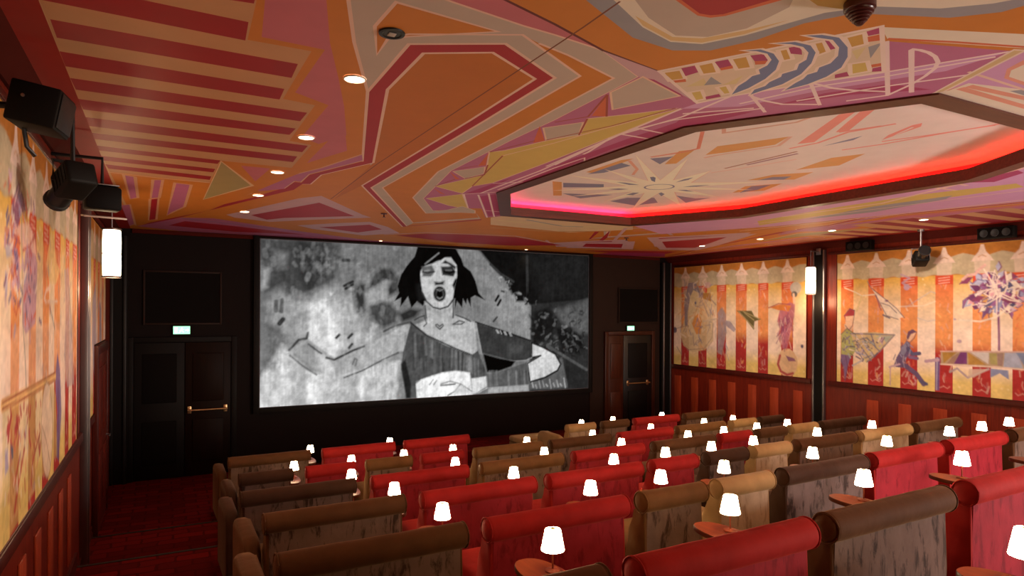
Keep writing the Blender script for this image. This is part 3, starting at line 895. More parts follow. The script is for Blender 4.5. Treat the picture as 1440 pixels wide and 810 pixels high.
# seated pianist and long keyboard
cv.poly(R_((1276, 478), (1276, 470), (1283, 464), (1289, 467), (1286, 474), (1281, 480)), (.74, .48, .34)); cv.poly(R_((1276, 474), (1278, 466), (1285, 463), (1290, 467), (1282, 470), (1278, 478)), (.16, .07, .12))
cv.poly(R_((1269, 490), (1276, 479), (1281, 482), (1281, 496), (1270, 512), (1258, 514), (1262, 502)), (.15, .10, .20)); cv.poly(R_((1268, 488), (1277, 480), (1281, 485), (1272, 500), (1268, 498)), (.24, .22, .34))
cv.line(R_((1278, 490), (1284, 498), (1294, 497)), .06, NAVY); cv.line(R_((1280, 502), (1291, 504)), .05, (.2, .12, .24))
cv.line(R_((1262, 513), (1274, 514), (1290, 526), (1300, 540)), .075, (.14, .09, .18)); cv.line(R_((1296, 536), (1304, 540)), .05, NAVY)
cv.line(R_((1253, 517), (1253, 541)), .02, LILAC); cv.line(R_((1252, 516), (1266, 512)), .03, LILAC)
cv.poly(R_((1324, 494), (1455, 495), (1455, 520), (1324, 513)), (.42, .30, .20))
for c, s in (((.36, .20, .05), ((1326, 494), (1348, 494), (1328, 511))), ((.30, .18, .14), ((1340, 502), (1350, 496), (1342, 512), (1332, 512))), ((.17, .05, .17), ((1342, 512), (1352, 494), (1361, 494), (1361, 512))), ((.40, .22, .06), ((1362, 495), (1388, 513), (1363, 513))),
             ((.55, .50, .50), ((1364, 494), (1392, 496), (1391, 512))), ((.34, .29, .12), ((1392, 497), (1403, 497), (1404, 513), (1394, 512))), ((.30, .20, .18), ((1403, 497), (1412, 496), (1411, 515), (1404, 514))), ((.36, .38, .50), ((1414, 496), (1432, 496), (1440, 518), (1412, 516))), ((.20, .24, .38), ((1430, 496), (1455, 496), (1455, 518), (1442, 516)))):
    cv.poly(R_(*s), c)
cv.line(R_((1324, 494), (1455, 495)), .02, (.6, .40, .36)); cv.line(R_((1324, 512), (1400, 516), (1455, 521)), .02, (.7, .52, .44))
cv.poly(R_((1316, 503), (1323, 503), (1322, 549), (1316, 548)), (.17, .10, .26)); cv.line(R_((1319, 503), (1318, 548)), .015, SKY); cv.line(R_((1303, 508), (1320, 506)), .05, LILAC)
cv.line(R_((1337, 523), (1347, 518), (1362, 531), (1391, 519)), .03, (.40, .30, .34)); cv.poly(R_((1364, 519), (1391, 519), (1370, 531), (1362, 530)), (.56, .42, .36), .8)
cv.poly(R_((1394, 518), (1419, 521), (1420, 534), (1407, 525), (1394, 531)), (.24, .26, .42))
DK = (.12, .08, .14)
for s_ in (((1188, 444), (1196, 434), (1203, 437), (1202, 446), (1200, 458), (1195, 464), (1190, 458)), ((1184, 470), (1192, 462), (1204, 470), (1207, 490)), ((1190, 500), (1193, 515), (1190, 534)), ((1184, 505), (1187, 520), (1189, 536)), ((1276, 478), (1283, 464), (1290, 467), (1287, 475), (1281, 481)),
           ((1221, 396), (1226, 405), (1245, 420), (1262, 434), (1273, 447)), ((1232, 414), (1241, 431), (1248, 444), (1264, 449)), ((1240, 426), (1252, 430), (1262, 440))):
    cv.line(R_(*s_), .014, DK, .75)
random.seed(9)
for k in range(70):
    x, yy = random.uniform(1186, 1250), random.uniform(466, 510)
    if abs(yy - 486) > 26 - (x - 1186) * .25: continue
    cv.line(R_((x, yy), (x + random.uniform(-6, 6), yy + random.uniform(-6, 6))), random.uniform(.012, .03), random.choice([DK, (.34, .40, .44), (.60, .52, .24), (.46, .36, .50), WHT, (.20, .16, .30)]), .8)
for k in range(26):
    x, yy = random.uniform(1260, 1292), random.uniform(482, 512)
    if x > 1282: continue
    cv.line(R_((x, yy), (x + random.uniform(-3, 3), yy + random.uniform(2, 8))), .018, random.choice([(.34, .32, .48), (.10, .06, .14), (.46, .36, .44)]), .7)
# big flower-like tangle
random.seed(3)
TC = (1404, 410)
for k in range(190):
    a, r = random.uniform(0, 2 * PI), random.uniform(3, 50) * random.uniform(.6, 1)
    x, y = TC[0] + r * math.cos(a) * 1.05, TC[1] + r * math.sin(a) * .82
    a2 = a + random.uniform(-1.3, 1.3); L = random.uniform(12, 24); wd = random.uniform(6, 12)
    d = (math.cos(a2), math.sin(a2) * .85)
    c = random.choice([(.24, .06, .13), (.20, .09, .22), (.16, .05, .14), (.30, .30, .48), (.42, .42, .58), (.56, .40, .50), (.66, .34, .40), WHT, (.10, .09, .18), (.62, .34, .12), (.30, .12, .28)])
    cv.poly(R_((x - d[0] * L / 2, y - d[1] * L / 2), (x - d[1] * wd / 2, y + d[0] * wd / 2), (x + d[0] * L / 2, y + d[1] * L / 2), (x + d[1] * wd / 2, y - d[0] * wd / 2)), c, 1)
    cv.line(R_((x - d[0] * L / 2, y - d[1] * L / 2), (x - d[1] * wd / 2, y + d[0] * wd / 2), (x + d[0] * L / 2, y + d[1] * L / 2)), .014, random.choice([(.22, .06, .14), WHT, (.16, .12, .26)]), .9)
for k in range(16):
    a = random.uniform(0, 2 * PI); r = random.uniform(10, 44)
    p0 = (TC[0] + random.uniform(-8, 8), TC[1] + random.uniform(-8, 8)); p2 = (TC[0] + r * math.cos(a) * 1.05, TC[1] + r * math.sin(a) * .85)
    p1 = ((p0[0] + p2[0]) / 2 + random.uniform(-8, 8), (p0[1] + p2[1]) / 2 + random.uniform(-8, 8))
    cv.line(R_(p0, p1, p2), .018, (.84, .68, .60), .9)
cv.line(R_((1355, 393), (1362, 387), (1372, 386), (1378, 379), (1386, 373)), .04, (.70, .42, .38)); cv.line(R_((1405, 440), (1406, 470), (1406, 492)), .03, PURP); cv.line(R_((1350, 450), (1380, 452), (1402, 446), (1420, 432)), .025, WHT, .9)
cv.dot(R_((1350, 480))[0], .035, .028, LILAC, .9); cv.dot(R_((1344, 449))[0], .02, .015, LILAC, .9)
cv.noise(.10, 30, 20); cv.noise(.08, 120, 80)
MUR_R = cv
# --- far right mural
strF = []
for a, b in ((959, 970), (983, 995), (1009, 1022), (1036, 1051), (1067, 1081), (1100, 1116)):
    ya, yb = on_wall(a, 450, XR)[0], on_wall(b, 450, XR)[0]
    strF.append((min(ya, yb), max(ya, yb)))
cv = Canvas(8.36, 12.0, MZB, MZT, .016, PALE)
fairground(cv, strF, MZB, MZT)
cv.poly(R_((962, 410), (976, 400), (990, 408), (1000, 425), (1004, 455), (1004, 480), (992, 492), (975, 495), (962, 486), (958, 470), (966, 440)), (.66, .50, .30), .85)
cv.poly(R_((969, 398), (978, 397), (988, 408), (986, 413), (976, 408), (972, 416), (968, 440), (968, 458), (964, 458), (963, 425)), (.22, .18, .24), .85)
cv.poly(R_((987, 412), (1000, 412), (1001, 424), (990, 420)), (.42, .20, .05)); cv.dot(R_((979, 426))[0], .03, .03, NAVY)
cv.poly(R_((978, 445), (984, 440), (988, 452), (986, 470), (980, 470), (974, 455)), (.66, .26, .06), .9)
cv.dot(R_((996, 401))[0], .10, .07, (.56, .34, .34), .8)
for s in (((960, 480), (968, 492), (990, 490)), ((1004, 455), (1002, 475), (990, 492)), ((948, 464), (955, 461), (968, 458))): cv.line(R_(*s), .02, (.34, .22, .20), .7)
cv.dot(R_((950, 464))[0], .07, .07, NAVY, .9)
cv.poly(R_((1010, 440), (1016, 432), (1022, 442), (1022, 470), (1016, 500), (1010, 495)), (.34, .28, .32), .8); cv.poly(R_((1020, 450), (1028, 452), (1036, 463), (1033, 467), (1022, 458)), (.36, .30, .36), .9); cv.line(R_((990, 452), (1010, 448)), .03, (.6, .46, .36), .8)
cv.poly(R_((1037, 437), (1058, 437), (1062, 445), (1071, 449), (1062, 452), (1061, 464), (1052, 452), (1044, 443)), (.15, .12, .05)); 
for s in (((1040, 438), (1062, 462)), ((1046, 438), (1068, 448)), ((1048, 440), (1061, 450))): cv.line(R_(*s), .02, (.45, .36, .18), .8)
cv.poly(R_((1098, 434), (1112, 425), (1119, 428), (1118, 445), (1112, 470), (1108, 490), (1101, 490), (1100, 470), (1094, 452)), (.46, .16, .24), .9)
cv.poly(R_((1082, 432), (1098, 428), (1114, 430), (1110, 438), (1095, 436)), (.64, .22, .06)); cv.line(R_((1082, 433), (1096, 427), (1112, 428)), .02, (.4, .1, .1))
for k in range(16):
    cv.line(R_((1105 + random.uniform(-6, 8), 440 + random.uniform(0, 20)), (1095 + random.uniform(-4, 16), 465 + random.uniform(0, 20))), .018, random.choice([(.26, .07, .16), (.62, .36, .42), (.5, .2, .3)]), .8)
cv.dot(R_((1120, 405))[0], .13, .12, (.44, .40, .38)); cv.dot(R_((1118, 414))[0], .07, .06, (.12, .11, .12)); cv.line(R_((1117, 414), (1118, 426)), .05, (.7, .5, .4))
cv.dot(R_((1108, 510))[0], .24, .28, (.68, .46, .30)); cv.line(R_((1098, 500), (1095, 512), (1099, 522), (1108, 527), (1116, 525)), .05, (.40, .08, .08)); cv.poly(R_((1106, 500), (1118, 504), (1120, 508), (1110, 508)), (.26, .12, .20))
cv.dot(R_((1129, 487))[0], .03, .035, NAVY)
random.seed(13)
for k in range(70):
    x, yy = random.uniform(958, 1006), random.uniform(400, 494)
    c = random.choice([(.30, .20, .22), (.70, .54, .36), (.62, .28, .10), (.44, .32, .30), WHT, (.24, .20, .30)])
    cv.line(R_((x, yy), (x + random.uniform(-4, 4), yy + random.uniform(-9, 9)), (x + random.uniform(-7, 7), yy + random.uniform(-13, 13))), random.uniform(.016, .03), c, .65)
for k in range(30):
    x, yy = random.uniform(1096, 1116), random.uniform(428, 490)
    cv.line(R_((x, yy), (x + random.uniform(-3, 3), yy + random.uniform(4, 12))), .022, random.choice([(.30, .08, .18), (.64, .30, .34), (.70, .50, .46), (.52, .10, .10)]), .7)
for k in range(26):
    x, yy = random.uniform(1008, 1024), random.uniform(434, 500)
    cv.line(R_((x, yy), (x + random.uniform(-3, 3), yy + random.uniform(4, 10))), .022, random.choice([(.34, .30, .40), (.62, .30, .18), (.50, .42, .44)]), .6)
cv.noise(.12, 24, 16); cv.noise(.08, 90, 60)
MUR_F = cv
# --- near left mural
strL = []
for a, b in ((8, 21), (35, 45), (55, 64), (72, 80), (88, 93), (98, 104)):
    ya, yb = on_wall(a, 430, XL)[0], on_wall(b, 430, XL)[0]
    strL.append((min(ya, yb), max(ya, yb)))
y = strL[0][0]
while y > 2.2:
    y -= .55; strL.append((y - .25, y))
cv = Canvas(1.6, 7.46, MZB, MZT, .015, PALE)
fairground(cv, strL, MZB, MZT)
Q_ = lambda *p: [on_wall(a, b, XL) for a, b in p]
cv.poly(Q_((0, 455), (20, 460), (64, 455), (100, 450), (100, 540), (72, 530), (0, 565)), (.72, .50, .38), .30)
cv.poly(Q_((30, 345), (40, 340), (47, 370), (46, 410), (44, 455), (30, 470), (25, 455), (27, 390)), (.46, .28, .36), .9)
cv.poly(Q_((2, 318), (12, 322), (22, 315), (34, 312), (44, 335), (46, 360), (36, 352), (26, 350), (20, 330), (14, 335), (6, 340)), (.70, .44, .36), .85)
for s in (((0, 322), (10, 326), (18, 338)), ((2, 330), (14, 332), (22, 342)), ((36, 312), (44, 335), (46, 355)), ((26, 352), (36, 345), (44, 330)), ((0, 338), (8, 344), (14, 360))): cv.line(Q_(*s), .022, (.46, .10, .10), .85)
cv.poly(Q_((8, 300), (12, 275), (20, 255), (26, 275), (33, 295), (24, 300), (18, 320)), (.20, .10, .18), .85)
for s in (((14, 285), (20, 262)), ((22, 290), (24, 300)), ((10, 300), (16, 318)), ((28, 280), (32, 300))): cv.line(Q_(*s), .025, (.62, .40, .42), .9)
cv.poly(Q_((12, 345), (18, 350), (22, 400), (19, 408), (15, 390)), (.42, .26, .36), .9); cv.line(Q_((14, 370), (17, 392), (19, 405)), .035, NAVY, .8)
cv.poly(Q_((0, 345), (12, 340), (10, 360), (2, 362)), SKY, .8); cv.poly(Q_((0, 380), (4, 384), (3, 415), (0, 420)), (.40, .36, .52), .8)
for k in range(16): cv.dot(Q_((random.uniform(30, 44), random.uniform(352, 452)))[0], .02, .03, random.choice([NAVY, (.40, .08, .10), PURP]), .7)
cv.line(Q_((24, 300), (25, 400), (26, 455), (29, 500), (31, 550)), .022, (.24, .22, .18), .8)
cv.poly(Q_((67, 322), (72, 345), (75, 370), (80, 380), (74, 400), (64, 396), (60, 370)), (.70, .48, .20), .7); cv.line(Q_((60, 425), (57, 420), (60, 408), (66, 404)), .03, FIN, .9); cv.line(Q_((62, 424), (76, 424)), .02, FIN, .9)
cv.line(Q_((65, 432), (69, 448), (72, 462)), .03, (.26, .24, .24), .8)
cv.poly(Q_((86, 380), (92, 376), (95, 420), (98, 470), (100, 540), (90, 545), (86, 500), (88, 440)), (.46, .36, .40), .6)
for k in range(14):
    x, yy = random.uniform(85, 101), random.uniform(390, 540)
    cv.line(Q_((x, yy), (x + random.uniform(-2, 2), yy + random.uniform(5, 14))), .02, random.choice([(.24, .16, .24), (.5, .3, .4)]), .6)
cv.poly(Q_((76, 495), (80, 520), (82, 580), (78, 650), (74, 640), (76, 580), (73, 535)), (.16, .12, .30), .85)
rib = [(-4, 571), (0, 569), (20, 559), (40, 549), (60, 537), (73, 529)]
cv.poly(Q_((-4, 578), (40, 556), (60, 545), (70, 540), (74, 560), (76, 640), (60, 660), (0, 768), (-4, 768)), (.58, .44, .16), .55)
cv.line(Q_(*rib), .075, (.74, .46, .20)); cv.line(Q_(*[(a, b - 5) for a, b in rib]), .014, (.30, .06, .04)); cv.line(Q_(*[(a, b + 5) for a, b in rib]), .014, (.30, .06, .04))
for k in range(40):
    x, yy = random.uniform(2, 52), random.uniform(565, 630)
    if yy < 572 - x * .55 + 8: continue
    cv.line(Q_((x, yy), (x + random.uniform(-2, 2), yy + random.uniform(4, 14))), random.uniform(.02, .04), (.40, .05, .06), .85)
el = [(61 + 8 * math.cos(a), 605 + 68 * math.sin(a)) for a in np.linspace(0, 2 * PI, 20)]
cv.poly(Q_(*el), (.74, .58, .46), .9); cv.line(Q_(*el), .014, (.30, .16, .10), .8); cv.line(Q_((54, 600), (60, 620), (66, 655)), .012, (.30, .16, .10), .8); cv.line(Q_((50, 612), (40, 650), (38, 680)), .03, (.36, .06, .06), .8)
cv.line(Q_((28, 632), (18, 690), (14, 720)), .04, (.42, .06, .05), .9); cv.line(Q_((22, 640), (14, 680)), .03, (.42, .06, .05), .9); cv.poly(Q_((8, 625), (12, 630), (12, 645), (8, 650)), (.12, .11, .16)); cv.poly(Q_((0, 632), (4, 632), (5, 660), (0, 670)), (.40, .34, .48))
random.seed(21)
for k in range(170):
    x, yy = random.uniform(0, 50), random.uniform(235, 470)
    if x > 36 and yy > 300 and random.random() < .6: continue
    if yy < 230 + x * 1.2: continue
    c = random.choice([(.20, .10, .20), (.12, .10, .24), (.52, .10, .08), (.56, .36, .46), (.44, .26, .38), WHT, WHT, (.62, .14, .06), (.36, .32, .48)])
    a = random.uniform(-1.2, 1.2)
    cv.line(Q_((x, yy), (x + 1.5 * math.sin(a), yy + 6 * math.cos(a)), (x + 3 * math.sin(a * 1.6), yy + 13 * math.cos(a))), random.uniform(.014, .04), c, random.uniform(.5, .95))
for k in range(90):
    x, yy = random.uniform(50, 103), random.uniform(310, 560)
    c = random.choice([(.60, .30, .12), (.44, .30, .36), WHT, (.70, .46, .18), (.30, .24, .30), (.60, .16, .08)])
    cv.line(Q_((x, yy), (x + random.uniform(-1.5, 1.5), yy + random.uniform(5, 18))), random.uniform(.014, .035), c, random.uniform(.3, .7))
for k in range(60):
    x = random.uniform(0, 50); yy = random.uniform(600, 700)
    cv.line(Q_((x, yy), (x + random.uniform(-1.5, 1.5), yy + random.uniform(6, 18))), random.uniform(.014, .03), random.choice([(.44, .06, .05), (.62, .20, .10), (.40, .32, .40), WHT]), random.uniform(.3, .8))
cv.noise(.12, 40, 20); cv.noise(.10, 160, 80)
MUR_L = cv
# --- far left mural, seen almost edge on
strG = [(8.5, 8.75), (9.1, 9.35), (9.7, 9.95), (10.3, 10.55)]
cv = Canvas(8.36, 10.9, MZB, MZT, .022, PALE)
fairground(cv, strG, MZB, MZT)
cv.poly([(9.0, 2.9), (9.4, 3.1), (9.5, 2.3), (9.2, 2.0), (8.95, 2.4)], SKY, .8); cv.poly([(9.9, 2.9), (10.2, 2.8), (10.3, 2.1), (10.0, 2.0)], (.30, .26, .36), .8)
for k in range(30): cv.line([(9 + 1.6 * RNG.random(), 1.8 + 1.5 * RNG.random()), (9 + 1.6 * RNG.random(), 1.8 + 1.5 * RNG.random())], .03, (.34, .30, .42), .25)
cv.noise(.15, 16, 14)
MUR_G = cv

# --- the film still on the screen (black and white, brushy)
SY = YF - .075
SX0, SX1, SZ0, SZ1 = 1.489, 8.378, CZ - 1.6965, CZ + 1.2392
cv = Canvas(SX0, SX1, SZ0, SZ1, .0165, (.25, .25, .25))
T_ = lambda *p: [on_front(a, b, SY) for a, b in p]


def g(v): return (lin((v, v, v)))


def P(v, *p, a=1.0, soft=.02): cv.poly(T_(*p), g(v), a, soft)


def L(v, wd, *p, a=1.0): cv.line(T_(*p), wd, g(v), a, .014)


cv.c[:] = g(122)
P(150, (366, 380), (480, 340), (560, 400), (560, 570), (366, 575), soft=.25)
P(64, (360, 330), (482, 340), (478, 395), (448, 408), (425, 418), (400, 402), (366, 422), a=.9, soft=.10)
P(44, (418, 338), (462, 342), (455, 388), (437, 408), (420, 395), a=.85, soft=.12); P(66, (392, 380), (412, 376), (416, 420), (402, 418), a=.8, soft=.07); P(60, (366, 352), (385, 345), (392, 372), (370, 384), a=.6, soft=.08)
P(170, (368, 376), (378, 378), (376, 404), (368, 406), a=.9, soft=.05); P(140, (384, 352), (404, 356), (402, 376), (390, 378), a=.6, soft=.07)
P(96, (366, 415), (385, 420), (394, 440), (400, 470), (396, 488), (368, 522), a=.8, soft=.10); P(165, (374, 425), (398, 412), (425, 432), (430, 470), (410, 480), (395, 462), (376, 452), a=.8, soft=.06)
L(100, .07, (388.5, 424), (388, 437)); L(100, .07, (397, 422), (395.5, 438)); L(84, .06, (431, 415), (437, 425)); L(84, .06, (437, 413), (442, 423)); L(60, .08, (393, 455), (398, 449))
P(186, (430, 420), (456, 408), (505, 440), (515, 480), (505, 492), (470, 505), (432, 485), a=.8, soft=.12)
P(236, (436, 429), (459, 423), (470, 448), (482, 474), (474, 503), (459, 504), (433, 482), a=.9, soft=.06)
P(160, (446, 440), (456, 430), (462, 470), (452, 475), a=.4, soft=.04)
P(176, (470, 420), (498, 414), (510, 470), (496, 486), (478, 470), a=.5, soft=.10)
P(108, (476, 345), (590, 350), (575, 372), (478, 392), a=.6, soft=.10); L(60, .06, (483, 366), (491, 366)); L(90, .05, (470, 362), (477, 362))
P(214, (366, 532), (397, 484), (410, 500), (432, 520), (436, 575), (362, 578), soft=.05); P(176, (408, 505), (432, 518), (432, 575), (412, 575), a=.7, soft=.05)
P(205, (432, 522), (470, 528), (530, 512), (562, 508), (556, 565), (432, 575), soft=.04); P(244, (432, 522), (448, 528), (446, 575), (434, 575), a=.8, soft=.03); P(150, (478, 532), (520, 520), (520, 566), (476, 570), a=.5, soft=.08); P(238, (500, 545), (515, 520), (522, 530), (508, 560), a=.7, soft=.03)
P(176, (408, 490), (434, 478), (470, 503), (510, 488), (545, 470), (572, 455), (582, 460), (574, 494), (562, 494), (540, 506), (500, 520), (470, 530), (440, 517)); P(150, (412, 490), (436, 482), (448, 495), (440, 516), a=.7, soft=.05); P(225, (446, 500), (456, 500), (470, 520), (458, 530), a=.7, soft=.04)
L(72, .045, (407, 492), (420, 478), (431, 476), (433, 468)); L(72, .03, (434, 484), (447, 494), (452, 497)); L(70, .04, (459, 503), (470, 506), (482, 500), (496, 493), (512, 487)); L(86, .04, (540, 466), (556, 458), (577, 453)); L(110, .03, (408, 500), (425, 514), (445, 527)); L(100, .03, (484, 531), (510, 521), (540, 505), (560, 496)); L(62, .05, (473, 475), (477, 471)); L(62, .05, (490, 475), (495, 470)); L(62, .05, (491, 489), (495, 484)); L(120, .03, (496, 512), (499, 504), (502, 506), (500, 514))
P(58, (518, 405), (523, 388), (534, 376.5), (550, 376.5), (561.5, 391), (560, 410), (545.5, 418), (544, 407), (550, 396), (539, 394), (526, 407), soft=.05)
P(46, (496, 410), (505, 396), (515, 399), (515, 420), (512, 442), (499, 458), (500.5, 426), a=.95, soft=.06); P(96, (484, 395), (500, 382), (506, 390), (488, 412), a=.5, soft=.06); L(50, .05, (484, 402), (496, 396)); L(50, .05, (486, 406), (496, 400))
P(60, (518, 429.5), (531, 425), (550, 426), (560, 439), (557, 455), (540, 462), (521, 449), a=.9, soft=.06); P(60, (530, 426), (540, 424), (545, 440), (534, 442), a=.6, soft=.05); P(48, (560, 441), (577.5, 433), (592, 436), (584, 447), (566, 453), soft=.05); P(196, (497, 445), (505, 440), (506, 470), (500, 484), a=.7, soft=.04); P(205, (523, 455), (532, 458), (524, 480), (515, 478), a=.7, soft=.04)
P(170, (526, 406), (544, 395), (545, 417), (530, 426), (516, 428), (512, 412), a=.7, soft=.05)
# background right of the head
P(128, (640, 350), (690, 352), (747, 400), (747, 478), (690, 462), (640, 450), soft=.03); P(150, (690, 400), (747, 425), (747, 478), (700, 464), a=.7, soft=.08)
P(24, (668, 345), (830, 352), (830, 425), (790, 440), (747, 430), (720, 400), (700, 384), soft=.03); P(48, (740, 355), (830, 355), (830, 425), (760, 428), a=.5, soft=.2); L(66, .06, (741, 360), (742, 420), a=.6); L(60, .05, (690, 372), (705, 386), (722, 396))
P(52, (747, 428), (830, 420), (830, 560), (744, 560), soft=.02); P(104, (780, 436), (830, 420), (830, 470), (800, 468), a=.7, soft=.06); P(30, (750, 440), (772, 432), (784, 450), (774, 478), (750, 480), a=.9, soft=.04); P(28, (782, 462), (802, 458), (820, 478), (816, 498), (790, 494), a=.9, soft=.04); P(22, (716, 400), (728, 398), (730, 410), (720, 414), soft=.03); P(26, (724, 414), (736, 414), (738, 424), (726, 424), soft=.03); P(30, (740, 412), (747, 412), (747, 428), (740, 428), soft=.03)
random.seed(5)
for k in range(190):
    x, yy = random.uniform(749, 823), random.uniform(428, 500)
    if yy < 480 - (x - 749) * .6 and random.random() < .5: continue
    x2, y2 = x + random.uniform(-6, 6), yy + random.uniform(-6, 6)
    L(random.choice([18, 24, 22, 130, 110, 90, 70]), random.uniform(.018, .06), (x, yy), ((x + x2) / 2 + random.uniform(-2, 2), (yy + y2) / 2 + random.uniform(-2, 2)), (x2, y2), a=random.uniform(.25, .65))
for k in range(24):
    x = random.uniform(700, 745); yy = 392 + (x - 700) * .7 + random.uniform(-8, 16)
    L(random.choice([18, 24, 150, 170]), random.uniform(.02, .045), (x, yy), (x + random.uniform(-4, 4), yy + random.uniform(-5, 5)), a=.8)
for k in range(800):
    x, yy = random.uniform(368, 560), random.uniform(340, 568)
    d = random.choice([60, 80, 200, 220, 140, 100])
    L(d, random.uniform(.03, .10), (x, yy), (x + random.uniform(-3, 3), yy + random.uniform(1, 9)), a=random.uniform(.04, .13))
L(28, .05, (697, 423), (701, 416)); L(28, .05, (700, 429), (704, 422)); L(70, .04, (694, 452), (699, 446))
P(100, (764, 520), (790, 503), (800, 545), (744, 548), (744, 536), a=.9, soft=.03); P(46, (792, 504), (830, 523), (830, 548), (799, 546)); L(86, .06, (770, 486), (792, 500), (825, 520))
for k in range(10): L(random.choice([190, 30, 170]), .03, (748 + k * 5, 536 + random.uniform(-6, 6)), (750 + k * 5, 545 + random.uniform(-3, 3)), a=.7)
for (a, b), v in (((452, 372), 150), ((476, 432), 205), ((540, 440), 92), ((512, 376), 96), ((420, 440), 150), ((384, 505), 100), ((470, 545), 214), ((545, 535), 176), ((400, 545), 214)):
    for k in range(60):
        x, yy = a + random.gauss(0, 14), b + random.gauss(0, 11)
        w_ = random.uniform(1, 4); h_ = random.uniform(1.5, 7); dv = random.choice([-40, -28, -18, 14, 22, 32])
        P(max(10, min(250, v + dv)), (x - w_, yy), (x, yy - h_), (x + w_, yy), (x, yy + h_), a=random.uniform(.12, .35), soft=.02)
# woman
P(14, (588, 345), (583, 361), (572, 374), (564, 386.5), (559, 402.5), (561, 412), (554.5, 423.5), (564, 418.6), (563, 431.5), (573.7, 417), (578.5, 433), (586.5, 423.5), (594.5, 430), (600, 420), (640, 420), (639.5, 434.6), (642.7, 423.5), (650, 433), (651, 420), (655.5, 428), (657, 420), (662, 431.5), (662, 418.6), (668, 415.4), (682, 422), (673, 412), (668.4, 394.6), (662, 381.7), (652, 373.7), (649, 364), (640, 348), soft=.012)
P(40, (585, 400), (592, 398), (598, 420), (588, 425), a=.6, soft=.04)
P(182, (597, 424), (601, 450), (588, 455), (583, 457), (600, 473), (625, 486), (650, 498), (662, 501), (672, 497), (668, 453), (660, 451), (641, 443), (637, 446), (638, 424))
P(150, (597, 424), (607, 434), (619, 437), (630, 434), (638, 424), (638, 434), (620, 444), (600, 436), a=.6, soft=.03)
P(196, (591, 386), (593, 372), (607, 366), (620, 366), (625, 362), (634, 362), (642, 373), (643, 388), (639, 405), (637, 420), (630, 429), (620, 433), (610, 431), (600, 423), (594, 410), (592, 397), soft=.014)
P(14, (588, 376), (598, 356), (622, 350), (640, 352), (624, 362.5), (608, 371), (598, 374), (592, 380)); L(136, .028, (598, 371), (617, 356))
P(92, (593, 375), (607, 373), (612, 382), (606, 389), (594, 389), a=.95); L(52, .028, (595, 382), (601, 384), (610, 382)); L(150, .02, (597, 381), (604, 380)); P(54, (620, 375), (636, 374), (641, 382), (638, 389), (622, 387)); L(18, .04, (625, 382), (632, 384), (638, 382)); L(110, .018, (627, 380), (635, 380)); P(44, (621.5, 370), (626, 365.7), (634, 370), (641.5, 375), (640, 379), (630, 371.5))
P(52, (610.6, 396), (617, 397), (625, 395), (623.4, 400.5), (612, 401)); P(20, *[(618.3 + 8.8 * math.cos(a), 413.3 + 11 * math.sin(a)) for a in np.linspace(0, 6.28, 20)]); P(88, *[(618.3 + 6.2 * math.cos(a), 413.5 + 8 * math.sin(a)) for a in np.linspace(0, 6.28, 16)]); P(14, *[(618.3 + 4.8 * math.cos(a), 413.8 + 6 * math.sin(a)) for a in np.linspace(0, 6.28, 16)]); L(120, .02, (614, 407), (618.5, 409), (623, 407)); L(140, .016, (615, 418), (618, 420), (622, 418))
P(20, (636, 401), (640, 392), (643, 393), (641.5, 398), (638.5, 407)); L(58, .03, (594, 412), (600, 424), (609, 432), (619, 434.5), (630, 431), (638, 421)); L(60, .022, (637.5, 424), (637, 447)); L(60, .022, (598, 430), (599.5, 447)); L(50, .022, (612.5, 457), (615, 456), (618, 459), (622.5, 456), (623.5, 458), (618.5, 463), (613, 458.5)); L(56, .026, (641, 443), (652, 447), (662, 452)); L(56, .022, (637, 456), (646, 451), (653, 453), (648, 456), (638, 456)); L(60, .024, (583, 450), (590, 446), (597, 444)); L(60, .02, (597, 446), (600, 455), (596, 459))
P(84, (578, 453), (601, 472), (625, 485), (663, 499.5), (672, 493), (686, 529), (664, 533), (660, 524), (641, 522), (606, 529.5), (584, 536), (586, 560), (572, 560), (564, 520), (567, 495.5), soft=.014)
for k in range(46):
    x = random.uniform(570, 680); y0 = 462 + max(0, (x - 580)) * .42
    if y0 < 520: L(random.choice([50, 60, 110, 120, 130, 40]), random.uniform(.02, .06), (x, y0 + 6), (x + random.uniform(-2, 2), min(530, y0 + random.uniform(25, 60))), a=.45)
P(30, (564, 512), (570, 505), (578, 540), (577, 560), (571, 560), a=.9, soft=.02); L(46, .03, (578, 454), (601, 472), (640, 490), (663, 499)); L(150, .03, (672, 480), (675, 497)); P(150, (655, 500), (663, 500), (664, 525), (656, 522), a=.5, soft=.03)
P(60, (669, 453), (682, 458), (697, 462), (746, 478.5), (747, 502), (737, 508), (724, 508), (676, 496)); P(88, (715, 480), (738, 482), (738, 500), (716, 500), a=.4, soft=.08); L(30, .03, (669, 453), (697, 462), (746, 479)); L(160, .035, (669, 455), (677, 497)); L(150, .025, (676, 497), (700, 505), (722, 508), (740, 507), (748, 503))
for k in range(12): L(random.choice([190, 20]), .02, (698 + k * 1.8, 464 + k * .4), (700 + k * 1.8, 468 + k * .4), a=.8)
P(9, (679, 497), (700, 503), (725, 508), (719, 515.5), (695.5, 524), (685, 523)); P(92, (685, 526), (698.5, 524), (719, 517), (741, 509.6), (744, 536), (743, 543), (687, 545), soft=.016)
for k in range(16):
    x = random.uniform(688, 742); L(random.choice([70, 120, 140]), .04, (x, 522), (x + 1, 542), a=.4)
P(172, (687, 545), (743, 541), (743, 549), (687, 553))
P(208, (749, 483), (763.7, 489), (780, 498), (788, 512.6), (784, 520), (766.6, 530), (746, 536), (741.5, 511), (760.7, 500), (749, 502)); L(34, .035, (748, 482), (764, 488.5), (781, 498), (788.5, 512), (784, 521), (766, 531), (746, 537)); L(34, .03, (749, 502.5), (760.5, 500), (742, 511), (745, 535))
